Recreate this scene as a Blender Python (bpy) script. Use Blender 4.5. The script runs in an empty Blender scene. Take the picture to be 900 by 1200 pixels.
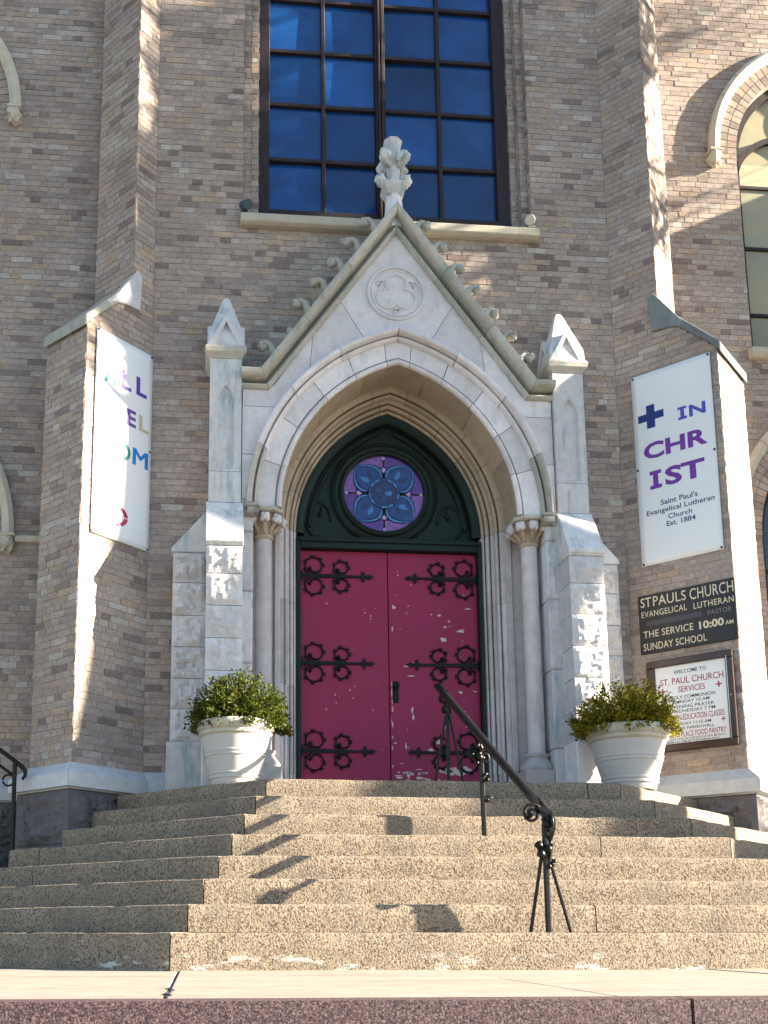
import bpy, bmesh, math, random
from mathutils import Vector, Matrix, noise
R = math.radians
rnd = random.Random(7)
S2 = math.sqrt(.5)
SC = bpy.context.scene
COL = SC.collection

# ------------------------------------------------------------------ camera, sky, sun, exposure
CAM = (0.0, 0.0, .225)
cd = bpy.data.cameras.new('camera'); cam = bpy.data.objects.new('camera', cd); COL.objects.link(cam)
cd.sensor_fit = 'VERTICAL'; cd.sensor_height = 36.0; cd.sensor_width = 27.0
cd.lens = 36.0 * 1240.7 / 1200
cd.shift_x = (450 - 337.1) / 1200; cd.shift_y = (876.4 - 600) / 1200      # shift (perspective-control) lens
cd.clip_start = .05; cd.clip_end = 3000
PITCH, YAW = .17233, .0815
fw = Vector((math.sin(YAW)*math.cos(PITCH), math.cos(YAW)*math.cos(PITCH), math.sin(PITCH)))
rt = Vector((math.cos(YAW), -math.sin(YAW), 0)); up = rt.cross(fw)
cam.matrix_world = Matrix((( rt.x, up.x, -fw.x, CAM[0]), (rt.y, up.y, -fw.y, CAM[1]), (rt.z, up.z, -fw.z, CAM[2]), (0, 0, 0, 1)))
SC.camera = cam
SUN_AZ, SUN_EL = 78.5, 18.0            # degrees from the facade normal towards the right; elevation
w = bpy.data.worlds.new('World'); SC.world = w; w.use_nodes = True
nt = w.node_tree; bg = nt.nodes['Background']
sky = nt.nodes.new('ShaderNodeTexSky'); sky.sky_type = 'NISHITA'; sky.sun_disc = False
sky.sun_elevation = R(SUN_EL); sky.sun_rotation = R(180 - SUN_AZ)
sky.air_density = 1.0; sky.dust_density = .2; sky.ozone_density = 1.0
nt.links.new(sky.outputs[0], bg.inputs[0]); bg.inputs[1].default_value = .05
sl = bpy.data.lights.new('sun', 'SUN'); sl.energy = 5.0; sl.angle = R(.53); sl.color = (1, .86, .66)
so = bpy.data.objects.new('sun', sl); COL.objects.link(so)
tosun = Vector((math.sin(R(SUN_AZ))*math.cos(R(SUN_EL)), -math.cos(R(SUN_AZ))*math.cos(R(SUN_EL)), math.sin(R(SUN_EL))))
so.rotation_euler = tosun.to_track_quat('Z', 'Y').to_euler(); so.location = (14, -2, 12)
vs = SC.view_settings; vs.view_transform = 'Standard'; vs.look = 'None'; vs.gamma = 1.0; vs.use_curve_mapping = False
vs.exposure = 2.75
SC.render.engine = 'CYCLES'

# ------------------------------------------------------------------ materials
class NB:
    def __init__(s, name):
        s.m = bpy.data.materials.new(name); s.m.use_nodes = True; s.t = s.m.node_tree
        s.b = s.t.nodes['Principled BSDF']; s.co = s.t.nodes.new('ShaderNodeTexCoord')
    def n(s, typ, **k):
        x = s.t.nodes.new(typ)
        for a, v in k.items(): setattr(x, a, v)
        return x
    def l(s, a, b): s.t.links.new(a, b)
    def noise(s, scale, detail=4, rough=.55, vec=None, stretch=None, kind='Object'):
        x = s.n('ShaderNodeTexNoise'); x.inputs['Scale'].default_value = scale; x.inputs['Detail'].default_value = detail; x.inputs['Roughness'].default_value = rough
        v = s.geo()
        if stretch:
            mp = s.n('ShaderNodeMapping'); mp.inputs['Scale'].default_value = stretch; s.l(v, mp.inputs[0]); v = mp.outputs[0]
        s.l(v, x.inputs['Vector']); return x.outputs['Fac']
    def geo(s):
        if not hasattr(s, 'g'): s.g = s.n('ShaderNodeNewGeometry')
        return s.g.outputs['Position']
    def vor(s, scale, out='Color', feature='F1'):
        x = s.n('ShaderNodeTexVoronoi'); x.feature = feature; x.inputs['Scale'].default_value = scale; s.l(s.geo(), x.inputs['Vector']); return x.outputs[out]
    def ramp(s, fac, stops, interp='LINEAR'):
        x = s.n('ShaderNodeValToRGB'); e = x.color_ramp; e.interpolation = interp
        while len(e.elements) < len(stops): e.elements.new(.5)
        for q, (p, c) in zip(e.elements, stops):
            q.position = p; q.color = (c, c, c, 1) if isinstance(c, (int, float)) else (*c, 1)
        s.l(fac, x.inputs[0]); return x.outputs[0]
    def mix(s, fac, a, b, mode='MIX'):
        x = s.n('ShaderNodeMix'); x.data_type = 'RGBA'; x.blend_type = mode
        for ix, v in ((0, fac), (6, a), (7, b)):
            sock = x.inputs[ix]
            if isinstance(v, (int, float)): sock.default_value = v if ix == 0 else (v, v, v, 1)
            elif isinstance(v, tuple): sock.default_value = (*v, 1)
            else: s.l(v, sock)
        return x.outputs[2]
    def bump(s, h, strength=.5, dist=.01, prev=None):
        x = s.n('ShaderNodeBump'); x.inputs['Strength'].default_value = strength; x.inputs['Distance'].default_value = dist
        s.l(h, x.inputs['Height'])
        if prev: s.l(prev, x.inputs['Normal'])
        return x.outputs[0]
    def done(s, col, rough=.85, nrm=None, metal=0, spec=.3):
        if isinstance(col, tuple): s.b.inputs['Base Color'].default_value = (*col, 1)
        else: s.l(col, s.b.inputs['Base Color'])
        if isinstance(rough, (int, float)): s.b.inputs['Roughness'].default_value = rough
        else: s.l(rough, s.b.inputs['Roughness'])
        s.b.inputs['Metallic'].default_value = metal; s.b.inputs['Specular IOR Level'].default_value = spec
        if nrm: s.l(nrm, s.b.inputs['Normal'])
        return s.m
M = {}
def mk_brick():
    b = NB('brick'); a = b.n('ShaderNodeAttribute'); a.attribute_name = 'Col'
    n1 = b.noise(26, 6, .75, stretch=(1, 1, 1.6)); n2 = b.noise(1.1, 5, .65); n3 = b.noise(150, 3)
    c = b.mix(1, a.outputs['Color'], b.ramp(n1, [(.28, .66), (.72, 1.26)]), 'MULTIPLY')
    c = b.mix(1, c, b.ramp(n2, [(.3, .82), (.7, 1.12)]), 'MULTIPLY')
    soot = b.ramp(b.noise(20, 5, .72, stretch=(1, 1, 1.8)), [(.60, 0.0), (.70, .75)])
    c = b.mix(soot, c, (.085, .072, .075))
    lime = b.ramp(b.noise(12, 6, .75, stretch=(1, 1, 1.8)), [(.62, 0.0), (.76, .55)]); c = b.mix(lime, c, (.50, .47, .45))
    M['brick'] = b.done(c, .93, b.bump(n3, .3, .005, b.bump(n1, .4, .006)), spec=.12)
    b = NB('mortar'); n1 = b.noise(60, 5, .7); n2 = b.noise(2.2, 4)
    c = b.mix(n2, (.24, .21, .195), (.36, .325, .30)); c = b.mix(1, c, b.ramp(n1, [(.3, .7), (.7, 1.15)]), 'MULTIPLY')
    M['mortar'] = b.done(c, .97, b.bump(n1, .6, .006), spec=.1)
def mk_stone(name, c1, c2, green, gamt, grime=.35, bs=.3, rough=.85):
    b = NB(name); oi = b.n('ShaderNodeObjectInfo')
    n1 = b.noise(2.6, 6, .65); n2 = b.noise(1.3, 7, .68, stretch=(6, 6, 1.2)); n3 = b.noise(70, 4, .7); n4 = b.noise(9, 6, .7)
    c = b.mix(n1, c1, c2)
    c = b.mix(1, c, b.ramp(oi.outputs['Random'], [(0, .80), (1, 1.08)]), 'MULTIPLY')
    c = b.mix(1, c, b.ramp(n4, [(.25, .80), (.7, 1.08)]), 'MULTIPLY')
    g = b.ramp(n2, [(.60 - gamt*.20, 0.0), (.70 - gamt*.16, min(1, gamt + .30))])
    c = b.mix(g, c, green)
    d = b.ramp(b.noise(1.6, 7, .72, stretch=(3, 3, 1)), [(.58, 0.0), (.8, grime)])
    c = b.mix(d, c, (.10, .085, .07))
    M[name] = b.done(c, rough, b.bump(n3, bs*.6, .004, b.bump(n4, bs, .012)), spec=.2)
def mk_mats():
    mk_brick()
    G1 = (.27, .345, .29); G2 = (.20, .32, .33)
    mk_stone('limestone', (.80, .77, .79), (.68, .65, .67), (.46, .45, .43), .14, .45)
    mk_stone('coping', (.56, .53, .48), (.42, .40, .36), G1, .42, .9)
    mk_stone('pinnacle', (.74, .73, .75), (.60, .60, .62), G2, .38, .5)
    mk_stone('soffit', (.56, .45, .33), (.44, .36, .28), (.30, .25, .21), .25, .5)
    mk_stone('jamb', (.68, .63, .63), (.55, .51, .515), (.34, .32, .31), .22, .4)
    mk_stone('rockface', (.74, .72, .74), (.60, .585, .60), (.33, .37, .38), .14, .45, 1.6)
    mk_stone('trim', (.62, .57, .47), (.48, .44, .36), (.40, .42, .33), .30, .45)
    mk_stone('plinth', (.60, .63, .66), (.50, .52, .55), (.40, .45, .48), .2, .3)
    mk_stone('slate', (.24, .27, .28), (.14, .165, .175), (.26, .32, .30), .3, .4)
    mk_stone('darkrock', (.17, .16, .17), (.085, .08, .09), (.10, .10, .10), .2, .4, 1.0)
    b = NB('aggregate')
    n1 = b.noise(85, 3, .6); n2 = b.noise(1.1, 5, .6); n3 = b.noise(4, 6, .7); v = b.vor(115, 'Color')
    sep = b.n('ShaderNodeSeparateColor'); b.l(v, sep.inputs[0])
    c = b.mix(n2, (.285, .222, .165), (.210, .175, .142))
    c = b.mix(b.ramp(sep.outputs[0], [(.0, .7), (.5, .3), (1., 0.0)]), c, (.40, .33, .255))
    c = b.mix(b.ramp(sep.outputs[1], [(.72, 0.0), (.80, .85)]), c, (.075, .055, .042))
    c = b.mix(b.ramp(n1, [(.57, 0.0), (.66, .75)]), c, (.10, .072, .052))
    c = b.mix(1, c, b.ramp(n3, [(.3, .80), (.7, 1.1)]), 'MULTIPLY')
    sx = b.n('ShaderNodeSeparateXYZ'); b.l(b.geo(), sx.inputs[0])
    low = b.ramp(sx.outputs['Z'], [(.0, 1.0), (.055, .75), (.11, 0.0)])
    ef = b.mix(1, low, b.ramp(b.noise(3.2, 8, .72, stretch=(1, 1, 4)), [(.565, 0.0), (.60, 1.0)]), 'MULTIPLY')
    c = b.mix(ef, c, (.62, .60, .57))
    mo = b.ramp(b.noise(.9, 6, .7), [(.56, 0.0), (.72, .45)]); c = b.mix(mo, c, (.15, .145, .115))
    st = b.ramp(b.noise(1.7, 7, .72, stretch=(2.2, 2.2, .8)), [(.50, 0.0), (.68, .55)]); c = b.mix(st, c, (.155, .14, .12))
    M['aggregate'] = b.done(c, .9, b.bump(n1, .9, .008, b.bump(sep.outputs[1], .5, .004)), spec=.25)
    b = NB('concrete'); n1 = b.noise(.8, 7, .62, stretch=(1, 3, 1)); n3 = b.noise(120, 3); n4 = b.noise(6, 6, .7)
    c = b.mix(n1, (.36, .325, .28), (.25, .228, .205)); c = b.mix(1, c, b.ramp(n4, [(.3, .78), (.7, 1.08)]), 'MULTIPLY'); c = b.mix(b.ramp(b.noise(1.1, 7, .72, stretch=(.5, 2.5, 1)), [(.52, 0.0), (.68, .5)]), c, (.13, .115, .10)); c = b.mix(b.ramp(b.noise(30, 3, .8), [(.72, 0.0), (.76, .7)]), c, (.06, .055, .05))
    M['concrete'] = b.done(c, .9, b.bump(n3, .3, .003), spec=.2)
    b = NB('granite'); v = b.vor(190, 'Color'); sep = b.n('ShaderNodeSeparateColor'); b.l(v, sep.inputs[0]); n1 = b.noise(70, 4, .7)
    c = b.ramp(sep.outputs[0], [(0, (.012, .010, .014)), (.35, (.060, .035, .045)), (.65, (.13, .070, .075)), (1, (.20, .15, .15))])
    c = b.mix(b.ramp(n1, [(.45, 0.0), (.65, .7)]), c, (.030, .022, .032))  # the kerb's purplish shade is put into this dark albedo
    M['granite'] = b.done(c, .7, b.bump(n1, .4, .006), spec=.35)
    b = NB('granite_top'); n1 = b.noise(80, 4, .7); M['granite_top'] = b.done(b.mix(n1, (.30, .27, .28), (.44, .40, .40)), .75, spec=.3)
    b = NB('asphalt'); n1 = b.noise(140, 4, .7); n2 = b.noise(.5, 5)
    M['asphalt'] = b.done(b.mix(n1, b.mix(n2, (.035, .035, .037), (.055, .053, .052)), (.075, .073, .07)), .9, b.bump(n1, .6, .006), spec=.3)
    b = NB('door_paint'); n1 = b.noise(1.5, 6, .65, stretch=(2, 2, .6)); n2 = b.noise(40, 5, .7, stretch=(3, 3, .3))
    c = b.mix(n1, (.32, .015, .082), (.225, .013, .060)); c = b.mix(b.ramp(b.noise(14, 8, .75), [(.70, 0.0), (.76, .8)]), c, (.10, .02, .04))
    M['door_paint'] = b.done(c, .55, b.bump(n2, .25, .003), spec=.35)
    b = NB('bare_primer'); n1 = b.noise(60, 5, .7); M['bare_primer'] = b.done(b.mix(n1, (.68, .58, .55), (.50, .38, .38)), .9)
    b = NB('dark_wood'); n1 = b.noise(6, 6, .7, stretch=(4, 4, .5)); n2 = b.noise(2, 5)
    c = b.mix(n1, (.004, .014, .012), (.012, .030, .025)); c = b.mix(b.ramp(n2, [(.5, 0.0), (.7, .6)]), c, (.016, .009, .008))
    M['dark_wood'] = b.done(c, .5, b.bump(n1, .3, .004), spec=.22)
    b = NB('window_wood'); n1 = b.noise(8, 7, .75, stretch=(5, 5, .35)); c = b.mix(b.ramp(n1, [(.35, 0.0), (.62, 1.0)]), (.012, .007, .010), (.032, .020, .024))
    c = b.mix(b.ramp(b.noise(22, 6, .8, stretch=(3, 3, .4)), [(.62, 0.0), (.70, .8)]), c, (.12, .09, .09))
    M['window_wood'] = b.done(c, .6, b.bump(n1, .4, .004), spec=.3)
    b = NB('iron'); n1 = b.noise(50, 5, .7); c = b.mix(b.ramp(n1, [(.55, 0.0), (.7, .7)]), (.004, .004, .005), (.010, .008, .008))
    c = b.mix(b.ramp(b.noise(120, 3, .8), [(.70, 0.0), (.74, .8)]), c, (.20, .18, .17))
    M['iron'] = b.done(c, .42, b.bump(n1, .5, .003), metal=0, spec=.28)
    b = NB('hinge_iron'); n1 = b.noise(40, 5, .7); M['hinge_iron'] = b.done(b.mix(n1, (.002, .003, .006), (.007, .009, .015)), .5, b.bump(n1, .5, .004), spec=.2)
    def glass(name, c1, c2, rough, spec=.6):
        b = NB(name); oi = b.n('ShaderNodeObjectInfo'); n1 = b.ramp(b.noise(1.5, 5, .65, stretch=(1, 1, 1.4)), [(.25, 0.0), (.85, 1.0)]); w_ = b.n('ShaderNodeTexWave'); w_.bands_direction = 'X'; w_.inputs['Scale'].default_value = 16; b.l(b.geo(), w_.inputs[0])
        c = b.mix(n1, c1, c2); c = b.mix(1, c, b.ramp(oi.outputs['Random'], [(0, .55), (1, 1.35)]), 'MULTIPLY')
        n2 = b.noise(2.3, 3); M[name] = b.done(c, rough, b.bump(n2, .08, .05, b.bump(w_.outputs[0], .05, .002)), spec=spec)
    glass('sky_reflect_glass', (.002, .022, .105), (.010, .085, .31), .18)  # sky reflection painted into the base colour as mottled blue
    glass('grey_glass', (.30, .30, .24), (.46, .40, .22), .35, .4)
    glass('dark_glass', (.03, .035, .045), (.05, .06, .07), .15, .6)
    for nm, c in (('glass_violet', (.13, .035, .33)), ('glass_lilac', (.27, .11, .46)), ('glass_blue', (.010, .05, .26)), ('glass_sky', (.06, .24, .62)), ('glass_navy', (.008, .02, .12)), ('glass_pink', (.62, .38, .72))):
        b = NB(nm); n1 = b.noise(26, 5, .7); c2 = tuple(x*.45 for x in c); M[nm] = b.done(b.mix(b.ramp(n1, [(.35, 0.0), (.65, 1.0)]), c, c2), .2, b.bump(n1, .3, .004), spec=.6)
    b = NB('lead'); M['lead'] = b.done((.004, .005, .010), .5, spec=.2)
    b = NB('pot'); n1 = b.noise(5, 6, .7); n2 = b.noise(2, 6, .7, stretch=(3, 3, 1)); c = b.mix(n1, (.52, .515, .51), (.43, .42, .41))
    c = b.mix(b.ramp(n2, [(.55, 0.0), (.8, .5)]), c, (.36, .33, .25)); M['pot'] = b.done(c, .7, b.bump(n1, .15, .005), spec=.3)
    b = NB('pot_rim'); n1 = b.noise(7, 6, .75); c = b.mix(b.ramp(n1, [(.4, 0.0), (.7, .8)]), (.52, .49, .43), (.32, .28, .19)); M['pot_rim'] = b.done(c, .8, spec=.25)
    b = NB('soil'); M['soil'] = b.done((.03, .022, .016), 1)
    for nm, c1, c2 in (('leaf_green', (.020, .040, .006), (.150, .165, .022)), ('leaf_gold', (.065, .080, .007), (.36, .30, .022))):
        b = NB(nm); a = b.n('ShaderNodeAttribute'); a.attribute_name = 'Col'; oi = a.outputs['Fac']
        M[nm] = b.done(b.mix(oi, c1, c2), .5, spec=.15)
        b.b.inputs['Transmission Weight'].default_value = 0
        tr = b.n('ShaderNodeBsdfTranslucent'); b.l(b.mix(oi, c1, c2), tr.inputs[0]); ms = b.n('ShaderNodeMixShader'); ms.inputs[0].default_value = .3
        out = b.t.nodes['Material Output']; b.l(b.b.outputs[0], ms.inputs[1]); b.l(tr.outputs[0], ms.inputs[2]); b.l(ms.outputs[0], out.inputs[0])
    b = NB('twig'); M['twig'] = b.done((.05, .035, .022), .9)
    b = NB('vinyl'); n1 = b.noise(3, 4); M['vinyl'] = b.done(b.mix(n1, (.80, .82, .84), (.74, .76, .79)), .45, b.bump(b.noise(1.6, 2), .25, .03), spec=.35)
    for nm, c in (('ink_navy', (.008, .035, .19)), ('ink_indigo', (.075, .075, .46)), ('ink_purple', (.17, .035, .33)), ('ink_text', (.022, .04, .16)), ('ink_violet', (.10, .045, .36)), ('ink_pink', (.42, .045, .13)), ('ink_beige', (.52, .47, .30)), ('ink_teal', (.04, .26, .25)), ('ink_blue', (.012, .20, .58)), ('ink_lavender', (.13, .075, .30)), ('ink_red', (.30, .022, .045)), ('ink_black', (.015, .015, .03)), ('ink_cream', (.62, .55, .40)), ('ink_faded', (.20, .18, .17)), ('ink_patch', (.06, .062, .075)), ('ink_orange', (.40, .13, .04))):
        b = NB(nm); M[nm] = b.done(c, .5, spec=.3)
    b = NB('board_black'); n1 = b.noise(9, 5, .7); M['board_black'] = b.done(b.mix(n1, (.010, .010, .014), (.026, .024, .028)), .5, spec=.4)
    b = NB('frame_maroon'); n1 = b.noise(20, 5); M['frame_maroon'] = b.done(b.mix(n1, (.028, .012, .010), (.048, .022, .019)), .35, spec=.45)
    b = NB('notice_white'); n1 = b.noise(4, 4); M['notice_white'] = b.done(b.mix(n1, (.72, .74, .78), (.66, .68, .72)), .3, spec=.5)
    b = NB('lamp_blue'); M['lamp_blue'] = b.done((.03, .06, .09), .45, spec=.5)
    b = NB('lamp_white'); M['lamp_white'] = b.done((.55, .52, .48), .5)
    b = NB('steel'); M['steel'] = b.done((.5, .5, .5), .35, metal=1)
    b = NB('roof_slate'); M['roof_slate'] = b.done((.06, .06, .065), .8)
mk_mats()

# ------------------------------------------------------------------ mesh helpers
WO = {}
XF = None
def empty(name, loc, label, cat, group=None):
    o = bpy.data.objects.new(name, None); COL.objects.link(o); o.location = loc; o.empty_display_size = .2
    o['label'] = label; o['category'] = cat
    if group: o['group'] = group
    WO[o.name] = Vector(loc); return o
def tag(o, label, cat, group=None):
    o['label'] = label; o['category'] = cat
    if group: o['group'] = group
    return o
class MB:
    def __init__(s): s.v = []; s.f = []; s.c = []; s.mi = []
    def add(s, vs, fs, col=None):
        k = len(s.v); s.v += [tuple(p) for p in vs]; s.f += [tuple(i + k for i in f) for f in fs]
        if col is not None: s.c += [col] * len(fs)
        return s
    def box(s, x0, x1, y0, y1, z0, z1):
        return s.add([(x0,y0,z0),(x1,y0,z0),(x1,y1,z0),(x0,y1,z0),(x0,y0,z1),(x1,y0,z1),(x1,y1,z1),(x0,y1,z1)],
                     [(0,3,2,1),(4,5,6,7),(0,1,5,4),(1,2,6,5),(2,3,7,6),(3,0,4,7)])
    def prism(s, poly, m, h0, h1):
        n = len(poly); a = [m(p[0], p[1], h0) for p in poly]; b = [m(p[0], p[1], h1) for p in poly]
        return s.add(a + b, [tuple(range(n-1, -1, -1)), tuple(range(n, 2*n))] + [(i, (i+1) % n, n + (i+1) % n, n + i) for i in range(n)])
    def loft(s, rings, close=True, caps=True):
        n = len(rings[0]); vs = [p for r in rings for p in r]; fs = []
        for k in range(len(rings) - 1):
            for i in range(n if close else n - 1):
                j = (i + 1) % n; fs.append((k*n+i, k*n+j, (k+1)*n+j, (k+1)*n+i))
        if caps: fs += [tuple(range(n-1, -1, -1)), tuple((len(rings)-1)*n + i for i in range(n))]
        return s.add(vs, fs)
    def lathe(s, prof, c, n=24, caps=True):
        return s.loft([[(c[0] + r*math.cos(2*math.pi*i/n), c[1] + r*math.sin(2*math.pi*i/n), c[2] + z) for i in range(n)] for r, z in prof], True, caps)
    def tube(s, path, rad, n=8):
        P = [Vector(p) for p in path]; rings = []; ref = None
        for i, p in enumerate(P):
            d = (P[min(i+1, len(P)-1)] - P[max(i-1, 0)]).normalized()
            if ref is None: ref = Vector((0, 0, 1)) if abs(d.z) < .9 else Vector((1, 0, 0))
            a = d.cross(ref).normalized(); b = a.cross(d).normalized(); ref = b
            r = rad[i] if isinstance(rad, (list, tuple)) else rad
            rings.append([p + a*(r*math.cos(2*math.pi*k/n)) + b*(r*math.sin(2*math.pi*k/n)) for k in range(n)])
        return s.loft(rings)
    def ball(s, c, r, n=10, m=7, lump=0, seed=0, sc=(1, 1, 1)):
        rings = []
        for k in range(m + 1):
            t = math.pi*(k + .02)/(m + .04)
            ring = []
            for i in range(n):
                d = Vector((math.sin(t)*math.cos(2*math.pi*i/n), math.sin(t)*math.sin(2*math.pi*i/n), -math.cos(t)))
                q = r*(1 + lump*noise.noise(d*2.3 + Vector((seed, seed*1.7, 0))))
                ring.append((c[0] + d.x*q*sc[0], c[1] + d.y*q*sc[1], c[2] + d.z*q*sc[2]))
            rings.append(ring)
        return s.loft(rings)
    def mesh(s, name, off=(0, 0, 0), fix=True, smooth=False, bevel=0, seg=1):
        me = bpy.data.meshes.new(name); o = Vector(off)
        me.from_pydata([(p[0]-o.x, p[1]-o.y, p[2]-o.z) for p in s.v], [], s.f)
        if s.c:
            at = me.color_attributes.new('Col', 'FLOAT_COLOR', 'CORNER'); dat = []
            for f, c in zip(s.f, s.c): dat += list(c) * len(f)
            at.data.foreach_set('color', dat)
        if fix or bevel:
            bm = bmesh.new(); bm.from_mesh(me)
            if fix: bmesh.ops.recalc_face_normals(bm, faces=bm.faces)
            if bevel:
                es = [e for e in bm.edges if len(e.link_faces) == 2 and e.calc_face_angle(0) > .5]
                bmesh.ops.bevel(bm, geom=es, offset=bevel, segments=seg, affect='EDGES', clamp_overlap=True)
            bm.to_mesh(me); bm.free()
        if smooth: me.shade_smooth() if smooth is True else me.set_sharp_from_angle(angle=smooth)
        if smooth and smooth is not True:
            me.shade_smooth(); me.set_sharp_from_angle(angle=smooth)
        me.update(); return me
    def build(s, name, mat, parent=None, origin=None, fix=True, smooth=False, bevel=0, seg=1):
        if XF:
            s.v = [XF(p) for p in s.v]; origin = XF(origin) if origin is not None else None
        base = WO[parent.name] if parent else Vector((0, 0, 0))
        og = Vector(origin) if origin is not None else base
        me = s.mesh(name, og, fix, smooth, bevel, seg); me.materials.append(M[mat])
        o = bpy.data.objects.new(name, me); COL.objects.link(o)
        if parent: o.parent = parent
        o.location = og - base; WO[o.name] = og.copy(); return o
    def mid(s):
        n = len(s.v); return tuple(sum(p[i] for p in s.v)/n for i in range(3))
def dup(o, loc, parent=None, name=None):
    c = o.copy(); COL.objects.link(c); c.parent = parent
    base = WO[parent.name] if parent else Vector((0, 0, 0)); c.location = Vector(loc) - base; WO[c.name] = Vector(loc); return c
XZ = lambda a, b, h: (a, h, b)          # polygon in x,z extruded along y
XY = lambda a, b, h: (a, b, h)
YZ = lambda a, b, h: (h, a, b)

# ------------------------------------------------------------------ ground: road, kerb, sidewalk
m = MB(); m.add([(-600, -600, -.15), (600, -600, -.15), (600, 600, -.15), (-600, 600, -.15)], [(0, 1, 2, 3)])
road = m.build('road', 'asphalt'); road['kind'] = 'structure'
KY = 3.60
m = MB(); m.box(-30, 40, KY + .17, 10.9, -.40, -.012); sw = m.build('sidewalk', 'concrete'); sw['kind'] = 'structure'
xs = [-.12 + 1.62*k for k in range(-6, 10)]
ys = [KY + .176, 5.30, 6.85]
for i in range(len(xs) - 1):
    for j in range(2):
        m = MB(); m.box(xs[i] + .005, xs[i+1] - .005, ys[j] + .004, ys[j+1] - .004, -.05, rnd.uniform(-.003, .002)); m.build('paving_slab', 'concrete', sw, m.mid(), bevel=.006)
kb = MB(); kb.box(-30, 40, KY + .02, KY + .168, -.40, -.02); kerb = kb.build('kerb', 'granite'); kerb['kind'] = 'structure'
x = -7.35
while x < 14:
    L = rnd.uniform(2.7, 3.3); m = MB(); m.box(x + .0015, x + L - .0015, KY, KY + .166, -.32, .0); m.build('kerb_stone', 'granite', kerb, m.mid(), bevel=.005, seg=2); x += L
m = MB(); m.tube([(-.12 + .012*math.sin(t*3.1) + .03*noise.noise(Vector((t*5, 0, 0))), 3.86 + t*.62, -.001) for t in [i/14 for i in range(15)]], [.003 + .010*abs(noise.noise(Vector((i*.7, 3, 0)))) for i in range(15)], 5)
m.build('crack', 'ink_black', sw)

# ------------------------------------------------------------------ stairs
STZ = [.223, .398, .571, .745, .920, 1.095, 1.269, 1.444]
STY = [6.413 + .288*k for k in range(8)]
STL = [-.175 + .0984*k for k in range(8)]
STR = [3.451 + .1555*(7 - k) for k in range(8)]
A42 = R(42); LD = Vector((-math.cos(A42), math.sin(A42))); RD = Vector((math.cos(A42), math.sin(A42)))
stairs = empty('stone_stairs', (1.8, 6.41, 0), 'wide aggregate stone stairs with angled sides climbing to the red church door', 'stairs')
def step_block(p0, p1, nrm0, nrm1, depth, zb, zt, seed):
    """swept worn step: p0->p1 plan line of the nosing; nrm0/nrm1 unit-depth mitre directions at its ends"""
    prof = [(0, zb), (0, (zb+zt)/2), (0, zt - .020), (.007, zt - .006), (.022, zt), (depth, zt), (depth, zb)]
    L = (p1 - p0).length; n = max(2, int(L/.07)); rings = []
    for i in range(n + 1):
        t = i/n; p = p0.lerp(p1, t); nn = nrm0.lerp(nrm1, t); ring = []
        for k, (d, z) in enumerate(prof):
            dd = 0; dz = 0
            if k in (2, 3, 4):
                q = noise.noise(Vector((p.x*9, p.y*9, seed*3.1))); q2 = noise.noise(Vector((p.x*2.3, p.y*2.3, seed*5.7)))
                dd = max(0, q - .15)*.018 + .004*q2; dz = -max(0, q - .15)*.014 + .004*q2
            elif k == 1: dd = .004*noise.noise(Vector((p.x*5, p.y*5, seed*2.2)))
            ring.append((p.x + nn.x*(d + dd), p.y + nn.y*(d + dd), z + dz))
        rings.append(ring)
    return MB().loft(rings)
FN = Vector((0, 1)); LN = Vector((math.sin(A42), math.cos(A42))); RN = Vector((-math.sin(A42), math.cos(A42)))
for k in range(8):
    zb = (STZ[k-1] + .003) if k else -.01
    zt = STZ[k]; dp = .36 if k < 7 else .60
    cl = Vector((STL[k], STY[k])); cr = Vector((STR[k], STY[k]))
    mil = Vector((math.tan(A42/2), 1)); mir = Vector((-math.tan(A42/2), 1))
    # front run, cut into two or three blocks with tight joints
    cuts = [cl, cr]
    if k % 3 == 1: cuts = [cl, Vector((cl.x + 2.5 + .35*rnd.random(), STY[k])), cr]
    for i in range(len(cuts) - 1):
        a = cuts[i] + Vector((.004, 0)); b = cuts[i+1] - Vector((.004, 0))
        m = step_block(a, b, mil if i == 0 else FN, mir if i == len(cuts) - 2 else FN, dp, zb, zt, k + i*.37)
        m.build('step', 'aggregate', stairs, m.mid(), smooth=R(40))
    for side, c, D, N, mi, lim in ((-1, cl, LD, LN, mil, 10.30), (1, cr, RD, RN, mir, 10.30)):
        LL = (lim - c.y)/D.y
        if k >= 4: LL = min(LL, [0, 0, 0, 0, 2.50, 2.03, 1.86, 1.72][k])
        js = [.005]; t = 0
        if k < 5: js += [1.95 + .15*(k % 3)]
        js.append(LL)
        for i in range(len(js) - 1):
            a = c + D*(js[i] + (.004 if i else 0)); b = c + D*(js[i+1] - .004)
            n0 = (N*1.0 if i else mi); n1 = N
            m = step_block(a, b, n0, n1, dp, zb, zt, k + side*.2 + i*.31)
            m.build('step', 'aggregate', stairs, m.mid(), smooth=R(40))
m = MB(); m.prism([(.70, 8.95), (3.28, 8.95), (4.25, 9.93), (2.95, 9.93), (2.95, 10.42), (.82, 10.42), (.82, 9.93), (-.25, 9.93)], XY, 1.25, 1.4385); m.build('landing', 'aggregate', stairs, m.mid())
m = MB(); m.box(.93, 2.84, 10.16, 10.40, 1.439, 1.535); m.build('threshold', 'coping', stairs, m.mid(), bevel=.008)

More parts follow.
